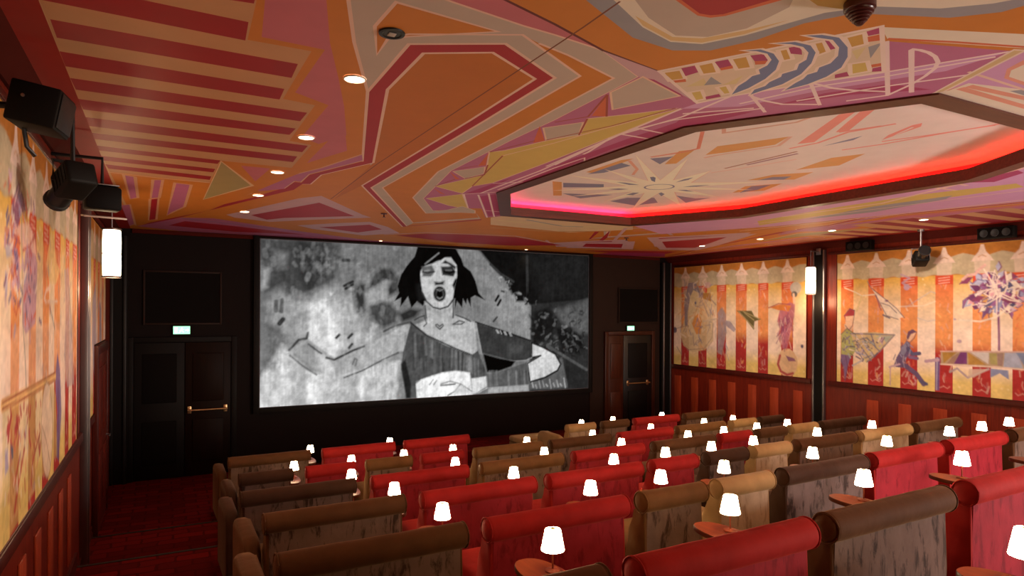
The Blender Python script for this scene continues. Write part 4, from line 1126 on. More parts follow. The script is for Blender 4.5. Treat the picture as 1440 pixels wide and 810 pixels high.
P(244, (585, 540), (592, 534), (606, 529), (622, 524), (641, 521.5), (660.5, 524), (664, 551), (664, 556), (587, 562)); P(226, (663, 532.5), (683, 529.6), (685, 546), (673, 552), (664, 554)); L(130, .02, (620, 540), (633, 536), (648, 540), (663, 550)); L(100, .03, (620, 542), (632, 541), (640, 540)); L(120, .03, (647, 541), (640, 550), (630, 556)); L(150, .02, (604, 541), (609, 534)); L(150, .02, (610, 541), (614, 535)); P(200, (641, 543), (652, 541), (660, 552), (636, 554), a=.7, soft=.03); L(140, .02, (673, 551), (685, 544))
cv.noise(.16, 50, 22); cv.noise(.16, 130, 56); cv.noise(.10, 300, 130); cv.noise(.12, 240, 10)
cv.c *= (cv.c / (cv.c + .012))
PICT = cv
# ------------------------------------------------------------------ room shell
def struct(name, bm, mats, angle=40):
    o = obj(name, bm, mats); o['kind'] = 'structure'; return o


STEPS = [(9.07, .11), (7.60, .28), (6.15, .476), (4.70, .69), (3.27, .95), (1.85, 1.20)]
bm = bmesh.new()
prof = [(YF, -.25), (YF, 0.0)]
z = 0.0
for y, zz in STEPS:
    prof += [(y, z), (y, zz)]; z = zz
prof += [(YB, z), (YB, -.25)]
prism(bm, prof, XL, XR)
struct('floor', bm, CARPET, 20)
bm = bmesh.new(); box(bm, (2.6, 10.95, .001), (8.42, YF - .12, .21), .01)
struct('floor', bm, CARPET, 20)
bm = bmesh.new()
z = 0
for y, zz in STEPS:
    box(bm, (XL, y - .035, zz - .004), (XR, y + .008, zz + .005)); z = zz
struct('trim_3', bm, plain('step_nosing', (.020, .010, .007), .5))

TH = .2
for side, X, s in (('left', XL, 1), ('right', XR, -1)):
    bm = bmesh.new()
    box(bm, (X, YB, -.25), (X - s * TH, YF + .2, CEIL + .02))
    struct('wall_' + side, bm, MAHOG)
    # rails, raised wainscot panels
    bm = bmesh.new()
    d = s * .018
    box(bm, (X, YB, MZB - .10), (X + s * .035, 7.90, MZB - .012), .008)
    box(bm, (X, 8.26, MZB - .10), (X + s * .035, 9.20 if side == 'left' else YF - .12, MZB - .012), .008)
    box(bm, (X, YB, MZT + .012), (X + s * .03, 7.90, MZT + .06), .008)
    box(bm, (X, 8.26, MZT + .012), (X + s * .03, 12.05, MZT + .06), .008)
    struct('trim_4' if s > 0 else 'trim_5', bm, MAHOG_DARK)
    bm = bmesh.new()
    cs = [7.05 - .555 * k for k in range(15)] + [8.55 + .555 * k for k in range(7)]
    for c in cs:
        if side == 'left' and c > 9.0: continue
        fl = max([0] + [zz for y, zz in STEPS if y > c])
        box(bm, (X, c - .105, fl + .22), (X + s * .014, c + .105, 1.285), .006)
    struct('wall_panel_' + side if False else ('trim_6' if s > 0 else 'trim_7'), bm, MAHOG_PANEL)
    bm = bmesh.new()
    z = 0; ys = [YF - .01] + [y for y, _ in STEPS] + [YB]
    for a, b, zz in zip(ys, ys[1:], [0] + [zz for _, zz in STEPS]):
        hi = a
        if side == 'left' and a > 9.3: hi = 9.2
        box(bm, (X, b + .01, zz + .002), (X + s * .02, hi, zz + .14))
    struct('baseboard_' + side, bm, MAHOG_DARK)
    # pilaster: black channel between two steel strips
    bm = bmesh.new()
    fl = .11
    box(bm, (X, 7.985, fl), (X + s * .05, 8.165, CEIL - .14), 0, mi=0)
    for y in (7.95, 8.165):
        box(bm, (X, y, fl), (X + s * .07, y + .035, CEIL - .14), .005, mi=1)
    struct('trim_8' if s > 0 else 'trim_9', bm, [BLACK, STEEL])
    # red margin and sloping crown under the ceiling
    bm = bmesh.new()
    edge = CX0 if s > 0 else CX1
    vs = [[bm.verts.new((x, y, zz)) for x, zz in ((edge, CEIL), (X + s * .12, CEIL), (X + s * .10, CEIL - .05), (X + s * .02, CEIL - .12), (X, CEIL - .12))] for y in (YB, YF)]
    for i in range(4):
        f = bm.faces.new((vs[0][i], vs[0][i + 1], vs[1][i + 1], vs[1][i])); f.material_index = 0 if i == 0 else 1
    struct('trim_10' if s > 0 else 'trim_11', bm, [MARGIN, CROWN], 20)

bm = bmesh.new()
box(bm, (XL - .2, YF, -.25), (XR + .2, YF + .2, CEIL + .02))
struct('wall_front', bm, BLACKW)
bm = bmesh.new()
box(bm, (XL - .2, YB - .2, -.25), (XR + .2, YB, CEIL + .02))
struct('wall_rear', bm, MAHOG)
bm = bmesh.new()
box(bm, (8.46, YF, 0), (10.46, YF - .03, CEIL - .03), mi=0)
struct('trim_12', bm, BROWNBLACK)
bm = bmesh.new()
for a, b in ((10.49, 10.53), (10.70, 10.74)):
    box(bm, (a, YF - .10, 0), (b, YF - .14, CEIL - .13), .004, mi=1)
box(bm, (10.47, YF - .0, 0), (XR, YF - .10, CEIL - .13), mi=0)
for a, b in ((-.74, -.70), (-.56, -.52)):
    box(bm, (a, YF - .10, 0), (b, YF - .14, CEIL - .13), .004, mi=2)
box(bm, (XL, YF, 0), (-.50, YF - .10, CEIL - .13), mi=0)
struct('trim_13', bm, [BLACK, STEEL, DARKMETAL])
bm = bmesh.new()
box(bm, (CX0 + .02, YF - .001, CEIL - .07), (CX1 - .02, YF - .045, CEIL - .002), .01)
struct('trim_14', bm, CROWN)

# ------------------------------------------------------------------ doors
def push_bar(x0, x1, z, y, parent):
    bm = bmesh.new()
    tube(bm, [(x0, y - .07, z), (x1, y - .07, z)], .017, 10)
    for x in (x0 + .03, x1 - .03):
        tube(bm, [(x, y - .001, z), (x, y - .07, z)], .020, 10)
        box(bm, (x - .03, y - .001, z - .06), (x + .03, y - .02, z + .06), .006)
    return obj('push_bar', bm, BRASS, parent)


def leaf(name, x0, x1, z1, y, mats, parent):
    bm = bmesh.new()
    box(bm, (x0, y - .001, .012), (x1, y - .045, z1), .006)
    w_ = x1 - x0
    for za, zb in ((.25, .95), (1.25, z1 - .18)):
        box(bm, (x0 + w_ * .16, y - .045, za), (x1 - w_ * .16, y - .058, zb), .012, mi=1)
    return obj(name, bm, mats, parent)


def front_door(name, x0, xm, x1, z1, y, mats_a, mats_b, bar):
    d = bpy.data.objects.new(name, None); link(d); d['kind'] = 'structure'; d.location = ((x0 + x1) / 2, y, 0)
    inv = Matrix.Translation(-d.location)
    parts = []
    bm = bmesh.new()
    box(bm, (x0 - .09, y - .001, 0), (x0, y - .07, z1 + .09), .008)
    box(bm, (x1, y - .001, 0), (x1 + .09, y - .07, z1 + .09), .008)
    box(bm, (x0, y - .001, z1), (x1, y - .07, z1 + .09), .008)
    parts.append(obj('door_frame', bm, mats_a[0], d))
    parts.append(leaf('door_leaf', x0 + .005, xm - .004, z1 - .006, y, mats_a, d))
    lf = leaf('door_leaf', xm + .004, x1 - .005, z1 - .006, y, mats_b, d)
    parts.append(lf)
    b = push_bar(bar[0], bar[1], bar[2], y - .045, lf)
    for o in parts: o.matrix_parent_inverse = inv
    return d


DARKDOOR = plain('dark_door', (.005, .0035, .003), .35)
front_door('door_1', -.42, .32, 1.03, 2.24, YF, [BLACK, GRILLE], [DOORWOOD, DOORWOOD], (.36, .97, 1.11))
front_door('door_2', 8.92, 9.36, 10.18, 2.24, YF - .03, [wood('red_door_wood', (.035, .008, .004), (.06, .014, .006), .35), wood('red_door_wood_panel', (.045, .010, .005), (.07, .017, .007), .35)], [DARKDOOR, BLACK], (9.45, 10.08, 1.13))
# side door on the left wall
d = bpy.data.objects.new('door_3', None); link(d); d['kind'] = 'structure'; d.location = (XL, 10.05, 0)
REDDOOR = wood('side_door_wood', (.10, .010, .006), (.15, .018, .009), .4)
bm = bmesh.new(); box(bm, (.002, -.72, .01), (.05, .72, 2.22), .006)
for a in (-.36, .36):
    box(bm, (.05, a - .25, .3), (.062, a + .25, 1.0), .01); box(bm, (.05, a - .25, 1.2), (.062, a + .25, 2.05), .01)
obj('door_leaf', bm, REDDOOR, d)
bm = bmesh.new()
box(bm, (.002, -.82, 0), (.065, -.725, 2.34), .006); box(bm, (.002, .725, 0), (.065, .82, 2.34), .006); box(bm, (.002, -.725, 2.225), (.065, .725, 2.34), .006)
obj('door_frame', bm, MAHOG_DARK, d)
bm = bmesh.new(); tube(bm, [(.05, .62, 1.05), (.10, .62, 1.05), (.10, .50, 1.05)], .012, 8)
obj('door_handle', bm, STEEL, d)

# ------------------------------------------------------------------ murals
def mural(cv, X, s, y0, y1, label, cut=None):
    t = thing('mural', label, 'mural', (X, (y0 + y1) / 2, MZB), 0, 'painted wall murals')
    yc, zc = (y0 + y1) / 2, MZB
    bm = bmesh.new()
    if cut:
        box(bm, (s * .001, y0 - yc, 0), (s * .019, cut[0] - yc, MZT - MZB)); box(bm, (s * .001, cut[0] - yc, cut[1] - MZB), (s * .019, y1 - yc, MZT - MZB))
    else:
        box(bm, (s * .001, y0 - yc, 0), (s * .019, y1 - yc, MZT - MZB))
    obj('backing_board', bm, plain('mural_board', (.35, .22, .10), .6), t)
    me = cv.mesh('painting', lambda u, v: (np.full_like(u, s * .021), u - yc, v - zc), MAT_MURAL)
    if cut:
        b = bmesh.new(); b.from_mesh(me)
        kill = [f for f in b.faces if f.calc_center_median().y + yc > cut[0] and f.calc_center_median().z + zc < cut[1]]
        bmesh.ops.delete(b, geom=kill, context='FACES'); b.to_mesh(me); b.free()
    if s < 0: me.flip_normals()
    obj('painting', me, parent=t)
    if not cut:
        bm = bmesh.new()
        e = .011
        for a, b_, c, d_ in ((y0 - e, y0, MZB - e, MZT + e), (y1, y1 + e, MZB - e, MZT + e), (y0, y1, MZB - e, MZB), (y0, y1, MZT, MZT + e)):
            box(bm, (s * .001, a - yc, c - zc), (s * .028, b_ - yc, d_ - zc), .003)
        obj('frame', bm, MAHOG_DARK, t)
    return t


mural(MUR_R, XR, -1, Y0R, Y1R, 'mural on the right wall with a pianist, an accordion player and a big flower tangle')
mural(MUR_F, XR, -1, 8.36, 12.0, 'smaller right wall mural nearer the screen, with bird figure and a dancer in red')
mural(MUR_L, XL, 1, 1.6, 7.46, 'tall orange and lilac mural on the left wall, nearest the camera')
mural(MUR_G, XL, 1, 8.36, 10.9, 'narrow bluish mural on the left wall above the red side door', (9.215, 2.355))

# ------------------------------------------------------------------ screen
t = thing('projection_screen', 'wide cinema screen showing a black and white painted woman with open mouth', 'screen', ((SX0 + SX1) / 2, YF, SZ0))
xc = (SX0 + SX1) / 2
me = PICT.mesh('picture', lambda u, v: (u - xc, np.full_like(u, SY - YF), v - SZ0), MAT_PICTURE)
obj('picture', me, parent=t)
bm = bmesh.new(); H = SZ1 - SZ0; Wd = SX1 - SX0
box(bm, (-Wd / 2 - .012, -.002, -.012), (Wd / 2 + .012, SY - YF + .002, H + .012))
obj('screen_board', bm, plain('screen_fabric', (.10, .09, .11), .8), t)
bm = bmesh.new()
for a, b_, c, d_ in ((-Wd / 2 - .11, -Wd / 2 - .014, -.11, H + .05), (Wd / 2 + .014, Wd / 2 + .11, -.11, H + .05), (-Wd / 2 - .014, Wd / 2 + .014, -.11, -.014), (-Wd / 2 - .014, Wd / 2 + .014, H + .014, H + .04)):
    box(bm, (a, -.002, c), (b_, -.10, d_), .004)
obj('masking_frame', bm, BLACK, t)


# ------------------------------------------------------------------ small fittings
def exit_sign(x, z, wd, y, label):
    t = thing('exit_sign', label, 'sign', (x, y, z), 0, 'lit exit signs')
    h = wd * .52
    bm = bmesh.new(); box(bm, (-wd / 2 - .012, -.002, -h / 2 - .012), (wd / 2 + .012, -.05, h / 2 + .012), .008)
    obj('housing', bm, BLACK, t)
    bm = bmesh.new(); box(bm, (-wd / 2, -.05, -h / 2), (wd / 2, -.056, h / 2))
    obj('lit_face', bm, EXITG, t)
    bm = bmesh.new()
    q = lambda *pts: bm.faces.new([bm.verts.new((a * wd, -.0575, b * h)) for a, b in pts])
    q((-.42, -.34), (-.24, -.34), (-.24, .34), (-.42, .34))                      # doorway
    q((-.06, .08), (.06, .10), (.02, -.12), (-.10, -.10))                        # runner
    q((-.02, .16), (.05, .18), (.06, .30), (-.01, .31), (-.05, .24))
    q((-.10, -.08), (-.02, -.12), (-.14, -.36), (-.19, -.32)); q((.0, -.12), (.05, -.08), (.15, -.24), (.11, -.28)); q((-.06, .06), (-.02, .10), (-.16, .0), (-.18, -.05)); q((.05, .08), (.06, .02), (.15, .06), (.15, .11))
    q((.22, -.06), (.34, -.06), (.34, -.18), (.45, 0), (.34, .18), (.34, .06), (.22, .06))
    o = obj('pictogram', bm, EXITW, t)
    return t


exit_sign(.27, 2.44, .25, YF, 'small glowing green exit sign above the dark left door')
exit_sign(9.56, 2.40, .20, YF - .03, 'small glowing green exit sign above the right front door')


def grille(x0, x1, z0, z1, y, label):
    t = thing('speaker_grille', label, 'speaker', ((x0 + x1) / 2, y, z0), 0, 'wall speaker grilles')
    hw, h = (x1 - x0) / 2, z1 - z0
    bm = bmesh.new()
    for a, b_, c, d_ in ((-hw, -hw + .03, 0, h), (hw - .03, hw, 0, h), (-hw + .03, hw - .03, 0, .03), (-hw + .03, hw - .03, h - .03, h)):
        box(bm, (a, -.002, c), (b_, -.04, d_), .004)
    obj('frame', bm, BROWNBLACK, t)
    bm = bmesh.new(); box(bm, (-hw + .03, -.002, .03), (hw - .03, -.025, h - .03))
    obj('grille_cloth', bm, GRILLE, t)


grille(-.29, .88, 2.53, 3.42, YF, 'large dark framed speaker grille left of the screen')
grille(9.22, 10.40, 2.52, 3.34, YF - .03, 'dark framed speaker grille right of the screen')


def wall_speaker(X, s, y, z, w_, h_, d_, label, tilt=0.0):
    t = thing('wall_speaker', label, 'speaker', (X, y, z), 0, 'black side wall speakers')
    rot = (0, s * tilt, 0)
    bm = bmesh.new(); box(bm, (s * .10, -w_ / 2, -h_ / 2), (s * (.10 + d_), w_ / 2, h_ / 2), .012)
    c = obj('cabinet', bm, PLASTIC, t, rot=rot)
    bm = bmesh.new(); box(bm, (s * (.10 + d_), -w_ / 2 + .02, -h_ / 2 + .02), (s * (.108 + d_), w_ / 2 - .02, h_ / 2 - .02), .003)
    obj('grille', bm, GRILLE, c)
    for yy in (-w_ * .3, 0, w_ * .3):
        bm = bmesh.new(); lathe(bm, [(.055, s * (.108 + d_)), (.055, s * (.112 + d_)), (.042, s * (.1125 + d_)), (.030, s * (.110 + d_))], 18, 'x', (0, yy, 0))
        obj('driver', bm, DARKMETAL, c)
    bm = bmesh.new(); box(bm, (0, -.05, -.05), (s * .012, .05, .05), .003); tube(bm, [(s * .006, 0, 0), (s * .11, 0, 0)], .016, 8)
    obj('bracket', bm, DARKMETAL, t)


wall_speaker(XR, -1, 7.20, CZ + 1.16, .48, .17, .10, 'flat black speaker above the pianist mural, nearer the screen')
wall_speaker(XR, -1, 5.09, CZ + 1.165, .48, .17, .10, 'flat black speaker above the right mural, at the photo edge')
t = thing('wall_speaker', 'large black box speaker high on the left wall, nearest the camera', 'speaker', (XL, 3.80, CZ + .97), 0, 'black side wall speakers')
bm = bmesh.new(); box(bm, (.14, -.12, -.09), (.34, .11, .10), .012)
c = obj('cabinet', bm, PLASTIC, t, rot=(0, .18, -.15))
bm = bmesh.new(); box(bm, (.34, -.105, -.075), (.347, .095, .085), .004); obj('grille', bm, DARKMETAL, c)
bm = bmesh.new(); lathe(bm, [(.008, -.121), (.008, -.126), (.003, -.127)], 12, 'y', (.2, 0, .03)); obj('badge', bm, STEEL, c)
bm = bmesh.new(); box(bm, (0, -.06, -.10), (.012, .06, .04), .003); tube(bm, [(.006, 0, -.03), (.15, .0, -.02)], .016, 8); tube(bm, [(.15, 0, -.02), (.17, .03, -.20), (.20, .05, -.24)], .010, 8)
obj('bracket', bm, DARKMETAL, t)


def spotlight(loc, s, label, rx, rz, mount_z, k=1.0):
    """Theatre lantern: ribbed body, yoke, lens tube; hung from the ceiling or on an arm from the wall."""
    t = thing('stage_spotlight', label, 'spotlight', loc, rz, 'stage spotlights on the side walls')
    bm = bmesh.new(); box(bm, (-.10 * k, -.16 * k, -.09 * k), (.10 * k, .10 * k, .09 * k), .025 * k, 3)
    for q in range(5): box(bm, (-.104 * k, (-.13 + q * .045) * k, -.06 * k), (.104 * k, (-.115 + q * .045) * k, .06 * k))
    b = obj('lamp_body', bm, PLASTIC, t, rot=(rx, 0, 0))
    bm = bmesh.new(); lathe(bm, [(r * k, h * k) for r, h in ((.070, .10), (.075, .12), (.075, .24), (.085, .25), (.085, .28), (.07, .282), (.06, .27))], 20, 'y')
    obj('lens_tube', bm, DARKMETAL, b)
    bm = bmesh.new(); lathe(bm, [(.002, .268 * k), (.058 * k, .262 * k)], 18, 'y'); obj('lens', bm, LENS, b)
    bm = bmesh.new(); tube(bm, [(-.12 * k, 0, 0), (-.125 * k, 0, .14 * k), (.125 * k, 0, .14 * k), (.12 * k, 0, 0)], .011, 8); obj('yoke', bm, STEEL if s < 0 else DARKMETAL, t)
    bm = bmesh.new()
    if s < 0:
        tube(bm, [(0, 0, .14 * k), (0, 0, mount_z)], .014, 8); lathe(bm, [(.05, mount_z - .03), (.05, mount_z)], 16, 'z')
    else:
        d = Matrix.Rotation(-rz, 3, 'Z') @ Vector((XL - loc[0], 0, 0))
        tube(bm, [(0, 0, .14 * k), (0, 0, .42), (d.x * .98, d.y * .98, .42)], .013, 8)
        tube(bm, [(d.x * .96, d.y * .96, .42), (d.x, d.y, .42)], .045, 14)
    obj('mount', bm, STEEL if s < 0 else DARKMETAL, t)
    return t


spotlight((10.38, 6.03, CZ + .86), -1, 'black stage spotlight hanging in front of the pianist mural', .35, 2.3, CEIL - CZ - .86)
spotlight((-.46, 4.48, CZ + .72), 1, 'bulky black stage spotlight hanging below the left speaker', -.4, .5, 0, .8)
t = thing('stage_floodlight', 'small black floodlight with a pale lower barn door beside the left lantern', 'spotlight', (-.42, 5.95, CZ + .86), .25)
bm = bmesh.new(); box(bm, (-.12, -.08, -.10), (.12, .08, .08), .02); obj('lamp_body', bm, PLASTIC, t)
bm = bmesh.new(); box(bm, (-.15, -.22, -.15), (.13, -.08, -.137), .003); obj('barn_door', bm, plain('pale_metal', (.65, .55, .48), .4, .3), t, rot=(.15, 0, 0))
bm = bmesh.new(); box(bm, (-.10, -.09, .085), (.10, .06, .094), .003); obj('top_plate', bm, STEEL, t)
bm = bmesh.new(); tube(bm, [(0, 0, .07), (0, 0, .30), (-.325, .08, .30)], .014, 8); obj('mount', bm, DARKMETAL, t)


def lantern(x, y, s, label):
    t = thing('wall_lantern', label, 'lamp', (x, y, CZ + .33), 0, 'cylindrical hanging lanterns')
    bm = bmesh.new()
    lathe(bm, [(.070, .012), (.083, .024), (.086, .13), (.085, .246), (.081, .251), (.081, .258), (.085, .263), (.086, .38), (.083, .490), (.070, .50)], 28)
    obj('glass_shade', bm, PENDANT, t)
    bm = bmesh.new()
    bm.free()
    for a in (.0, .50):
        bm = bmesh.new(); lathe(bm, [(.088, a), (.090, a + .004), (.090, a + .014), (.088, a + .018)], 28); obj('ring', bm, STEEL, t)
    bm = bmesh.new(); tube(bm, [(0, 0, .515), (0, 0, .80)], .006, 8); tube(bm, [(0, 0, .80), (-s * (abs(x - (XL if s > 0 else XR)) - .07), 0, .80)], .012, 8); box(bm, (-s * (abs(x - (XL if s > 0 else XR)) - .072), -.05, .74), (-s * (abs(x - (XL if s > 0 else XR)) - .09), .05, .86), .004)
    obj('hanger', bm, STEEL, t)


lantern(-.48, 8.06, 1, 'glowing white cylinder lantern hanging by the left wall')
lantern(10.47, 8.06, -1, 'glowing white cylinder lantern hanging between the two right wall murals')


def downlight(x, y, r, label, power):
    t = thing('downlight', label, 'ceiling light', (x, y, CEIL), 0, 'recessed ceiling downlights')
    bm = bmesh.new(); lathe(bm, [(r * 1.14, -.001), (r * 1.12, -.007), (r * 1.0, -.009), (r * .96, -.004)], 24, cap=False)
    obj('trim_ring', bm, plain('white_ring', (.7, .62, .55), .4), t)
    bm = bmesh.new(); lathe(bm, [(r * .97, -.003), (r * .97, -.0045)], 24)
    obj('lit_lens', bm, DISC, t)
    l = bpy.data.lights.new('downlight_beam', 'SPOT'); l.energy = power; l.color = (1, .72, .44); l.spot_size = math.radians(100); l.spot_blend = .8; l.shadow_soft_size = .05
    lo_ = bpy.data.objects.new('downlight_beam', l); link(lo_, t); lo_.location = (0, 0, -.02)


names = ['nearest the camera', 'second from the camera', 'third from the camera', 'fourth from the camera', 'nearest the screen']
for i in range(5):
    downlight(.9413, 3.667 + 1.412 * i, .056, f'lit ceiling downlight in the left row, {names[i]}', 22)
nr = ['nearest the right edge of the photo', 'second from the right photo edge', 'third from the right photo edge', 'nearest the screen wall']
for i in range(4):
    downlight(9.298, 5.364 + 1.412 * i, .056, f'lit ceiling downlight in the right row, {nr[i]}', 45)
for px, py, nm in ((535.5, 338.3, 'left'), (740, 350.8, 'right')):
    x, y = on_ceiling(px, py)
    downlight(x, y, .034, f'tiny lit downlight just in front of the screen, {nm} of two', 12)

x, y = on_ceiling(551, 46)
t = thing('recessed_spot', 'dark round unlit ceiling fitting with a square opening, in the orange panel', 'ceiling fitting', (x, y, CEIL))
bm = bmesh.new(); lathe(bm, [(.062, -.001), (.060, -.008), (.046, -.010), (.040, -.006)], 28, cap=False); lathe(bm, [(.041, -.005), (.041, -.006)], 28); obj('rim', bm, DARKMETAL, t)
bm = bmesh.new(); box(bm, (-.018, -.018, -.0065), (.018, .018, -.012), .002); obj('opening', bm, plain('pale_plastic', (.5, .42, .36), .5), t)
x, y = on_ceiling(1209, 2)
t = thing('smoke_detector', 'dark red ribbed cone shaped ceiling sounder at the top edge', 'detector', (x, y, CEIL))
REDPL = plain('dark_red_plastic', (.075, .012, .010), .35)
bm = bmesh.new(); lathe(bm, [(.058, -.001), (.062, -.006), (.062, -.034), (.056, -.038)], 28); obj('base', bm, REDPL, t)
bm = bmesh.new(); lathe(bm, [(.055, -.036), (.050, -.044), (.055, -.046), (.054, -.050), (.042, -.055), (.047, -.057), (.046, -.061), (.034, -.066), (.039, -.068), (.038, -.072), (.026, -.077), (.031, -.079), (.030, -.083), (.018, -.088), (.022, -.090), (.012, -.100), (.004, -.103)], 28); obj('cone', bm, REDPL, t)
for px, py, lb in ((540, 300, 'tiny dark sprinkler head on the orange ceiling above the screen'), (881, 334, 'tiny dark sprinkler head on the ceiling below the recess corner')):
    x, y = on_ceiling(px, py)
    t = thing('ceiling_sprinkler', lb, 'sprinkler', (x, y, CEIL))
    bm = bmesh.new(); lathe(bm, [(.044, .004), (.045, .0), (.04, -.012), (.016, -.016)], 18); obj('escutcheon', bm, REDPL, t)
    bm = bmesh.new(); tube(bm, [(0, 0, -.014), (0, 0, -.05)], .010, 8); lathe(bm, [(.024, -.050), (.024, -.054)], 14); obj('head', bm, REDPL, t)
# ------------------------------------------------------------------ cinema seats
MESH = {}
ROLLR, SEATH = .072, .885
RZ = SEATH - ROLLR


def cached(key, fn):
    if key not in MESH: MESH[key] = fn()
    return MESH[key]


def seat_parts(w, col):
    """name, mesh list for a seat of roll width w; origin on the floor under the roll, +y towards the screen."""
    v = VELVET[col]; hw = w / 2
    out = []

    def base():
        bm = bmesh.new(); box(bm, (-hw + .03, .0, .055), (hw - .03, .66, .30), .03, 3); return finish(bm, 'seat_base', v['body'])
    out.append(('seat_base', cached(('base', w, col), base)))

    def back():
        bm = bmesh.new()
        prism(bm, [(-.030, .06), (-.034, .45), (-.030, .80), (.030, .82), (.052, .775), (.060, .735), (.095, .68), (.135, .60), (.165, .50), (.172, .40), (.165, .06)], -hw + .012, hw - .012, .022, 3)
        return finish(bm, 'backrest', v['body'], 50)
    out.append(('backrest', cached(('back', w, col), back)))

    def panel():
        bm = bmesh.new(); n = max(8, int(w * 20))
        x0, x1 = -hw + .030, hw - .030
        g_ = [[bm.verts.new((x0 + (x1 - x0) * i / n, -.036 - .012 * math.sin(PI * i / n) * math.sin(PI * j / 10) - .003 * math.sin(i * 2.1 + j * .7), .07 + (RZ - .02 - .07) * j / 10)) for j in range(11)] for i in range(n + 1)]
        bk = [[bm.verts.new((x0 + (x1 - x0) * i / n, -.026, .07 + (RZ - .09) * j / 10)) for j in (0, 10)] for i in range(n + 1)]
        for i in range(n):
            for j in range(10): bm.faces.new((g_[i][j], g_[i + 1][j], g_[i + 1][j + 1], g_[i][j + 1]))
            bm.faces.new((g_[i][0], bk[i][0], bk[i + 1][0], g_[i + 1][0])); bm.faces.new((g_[i][10], g_[i + 1][10], bk[i + 1][1], bk[i][1]))
        for i in (0, n): bm.faces.new([g_[i][j] for j in range(11)] + [bk[i][1], bk[i][0]])
        return finish(bm, 'back_panel', v['panel'], 50)
    out.append(('back_panel', cached(('panel', w, col), panel)))

    def roll():
        bm = bmesh.new(); R = ROLLR; n = max(10, int(w * 16))
        prof = [(.004, -hw - .012), (R * .5, -hw - .010), (R * .85, -hw - .004), (R * .98, -hw + .006)]
        prof += [(R * (1 + .012 * math.sin(k * 1.7) + .01 * math.sin(k * .6)), -hw + .02 + (w - .04) * k / n) for k in range(n + 1)]
        prof += [(R * .98, hw - .006), (R * .85, hw + .004), (R * .5, hw + .010), (.004, hw + .012)]
        lathe(bm, prof, 28, 'x', (0, -.008, RZ)); return finish(bm, 'back_roll', v['body'], 60)
    out.append(('back_roll', cached(('roll', w, col), roll)))

    def piping():
        bm = bmesh.new()
        pts = [(0, -.008 + (ROLLR - .001) * math.cos(a), RZ + (ROLLR - .001) * math.sin(a)) for a in np.linspace(0, 2 * PI, 25)]
        tube(bm, pts, .005, 6)
        return finish(bm, 'piping', v['body'], 60)
    for s in (-1, 1): out.append(('>piping', cached(('pipe', col), piping), (s * (hw + .0015), 0, 0)))
    nc = 2 if w > .8 else 1
    cw = (w - .03) / nc

    def cush():
        bm = bmesh.new(); box(bm, (-cw / 2 + .004, .175, .30), (cw / 2 - .004, .70, .455), .045, 4); return finish(bm, 'seat_cushion', v['body'], 60)
    cm = cached(('cush', w, col), cush)
    for k in range(nc): out.append(('seat_cushion', cm, ((k - (nc - 1) / 2) * cw, 0, 0)))

    def leg():
        bm = bmesh.new(); lathe(bm, [(.014, .0), (.022, .056)], 10); return finish(bm, 'leg', MAHOG_DARK)
    lm = cached(('leg',), leg)
    for sx in (-1, 1):
        for y in (.05, .60): out.append(('leg', lm, (sx * (hw - .08), y, 0)))
    return out


def arm_mesh(col):
    def f():
        bm = bmesh.new()
        prism(bm, [(.0, .03), (.0, .60), (.06, .67), (.14, .69), (.55, .69), (.66, .675), (.72, .63), (.735, .56), (.72, .03)], -.055, .055, .035, 4)
        return finish(bm, 'armrest', VELVET[col]['body'], 60)
    return cached(('arm', col), f)


ORD = ['', 'first', 'second', 'third', 'fourth', 'fifth', 'sixth', 'seventh', 'eighth', 'ninth', 'tenth']
ROWN = ['front', 'second', 'third', 'fourth', 'fifth', 'sixth', 'rearmost']
ROWY = [9.25, 7.82, 6.39, 4.96, 3.53, 2.10, .67]
ROWZ = [0, .11, .28, .476, .69, .95, 1.20]
SLOPE = .027
SEATS = [
    [(.75, 1.76, 'brown'), (1.94, 2.96, 'red'), (3.12, 4.15, 'red'), (5.98, 6.54, 'tan'), (6.72, 7.27, 'brown'), (7.43, 8.46, 'red'), (8.63, 9.66, 'brown')],
    [(.74, 1.29, 'dark'), (1.46, 2.0, 'red'), (2.16, 2.71, 'gold'), (2.86, 3.41, 'red'), (3.59, 4.62, 'gold'), (4.76, 5.80, 'brown'), (5.96, 7.0, 'red'), (7.12, 8.15, 'gold'), (8.33, 8.88, 'tan'), (9.03, 9.58, 'dark')],
    [(.62, 1.63, 'dark'), (1.81, 2.83, 'red'), (3.0, 4.03, 'gold'), (4.2, 5.23, 'red'), (5.4, 6.44, 'brown'), (6.57, 7.13, 'red'), (7.28, 7.86, 'brown'), (7.98, 8.55, 'tan'), (8.68, 9.71, 'dark')],
    [(.63, 1.64, 'brown'), (1.80, 2.82, 'red'), (2.97, 4.0, 'red'), (4.15, 4.71, 'red'), (4.87, 5.43, 'dark'), (5.56, 6.11, 'tan'), (6.26, 7.30, 'brown'), (7.42, 8.45, 'tan'), (8.60, 9.63, 'brown')],
    [(.51, 1.51, 'brown'), (1.67, 2.69, 'red'), (2.83, 3.39, 'gold'), (3.53, 4.09, 'tan'), (4.23, 5.28, 'dark'), (5.38, 6.43, 'red'), (6.58, 7.62, 'red'), (7.82, 8.38, 'brown')],
    [(.43, 1.46, 'brown'), (1.62, 2.62, 'red'), (2.75, 3.81, 'brown'), (4.0, 5.05, 'red')],
    [(2.97, 3.99, 'brown')],
]
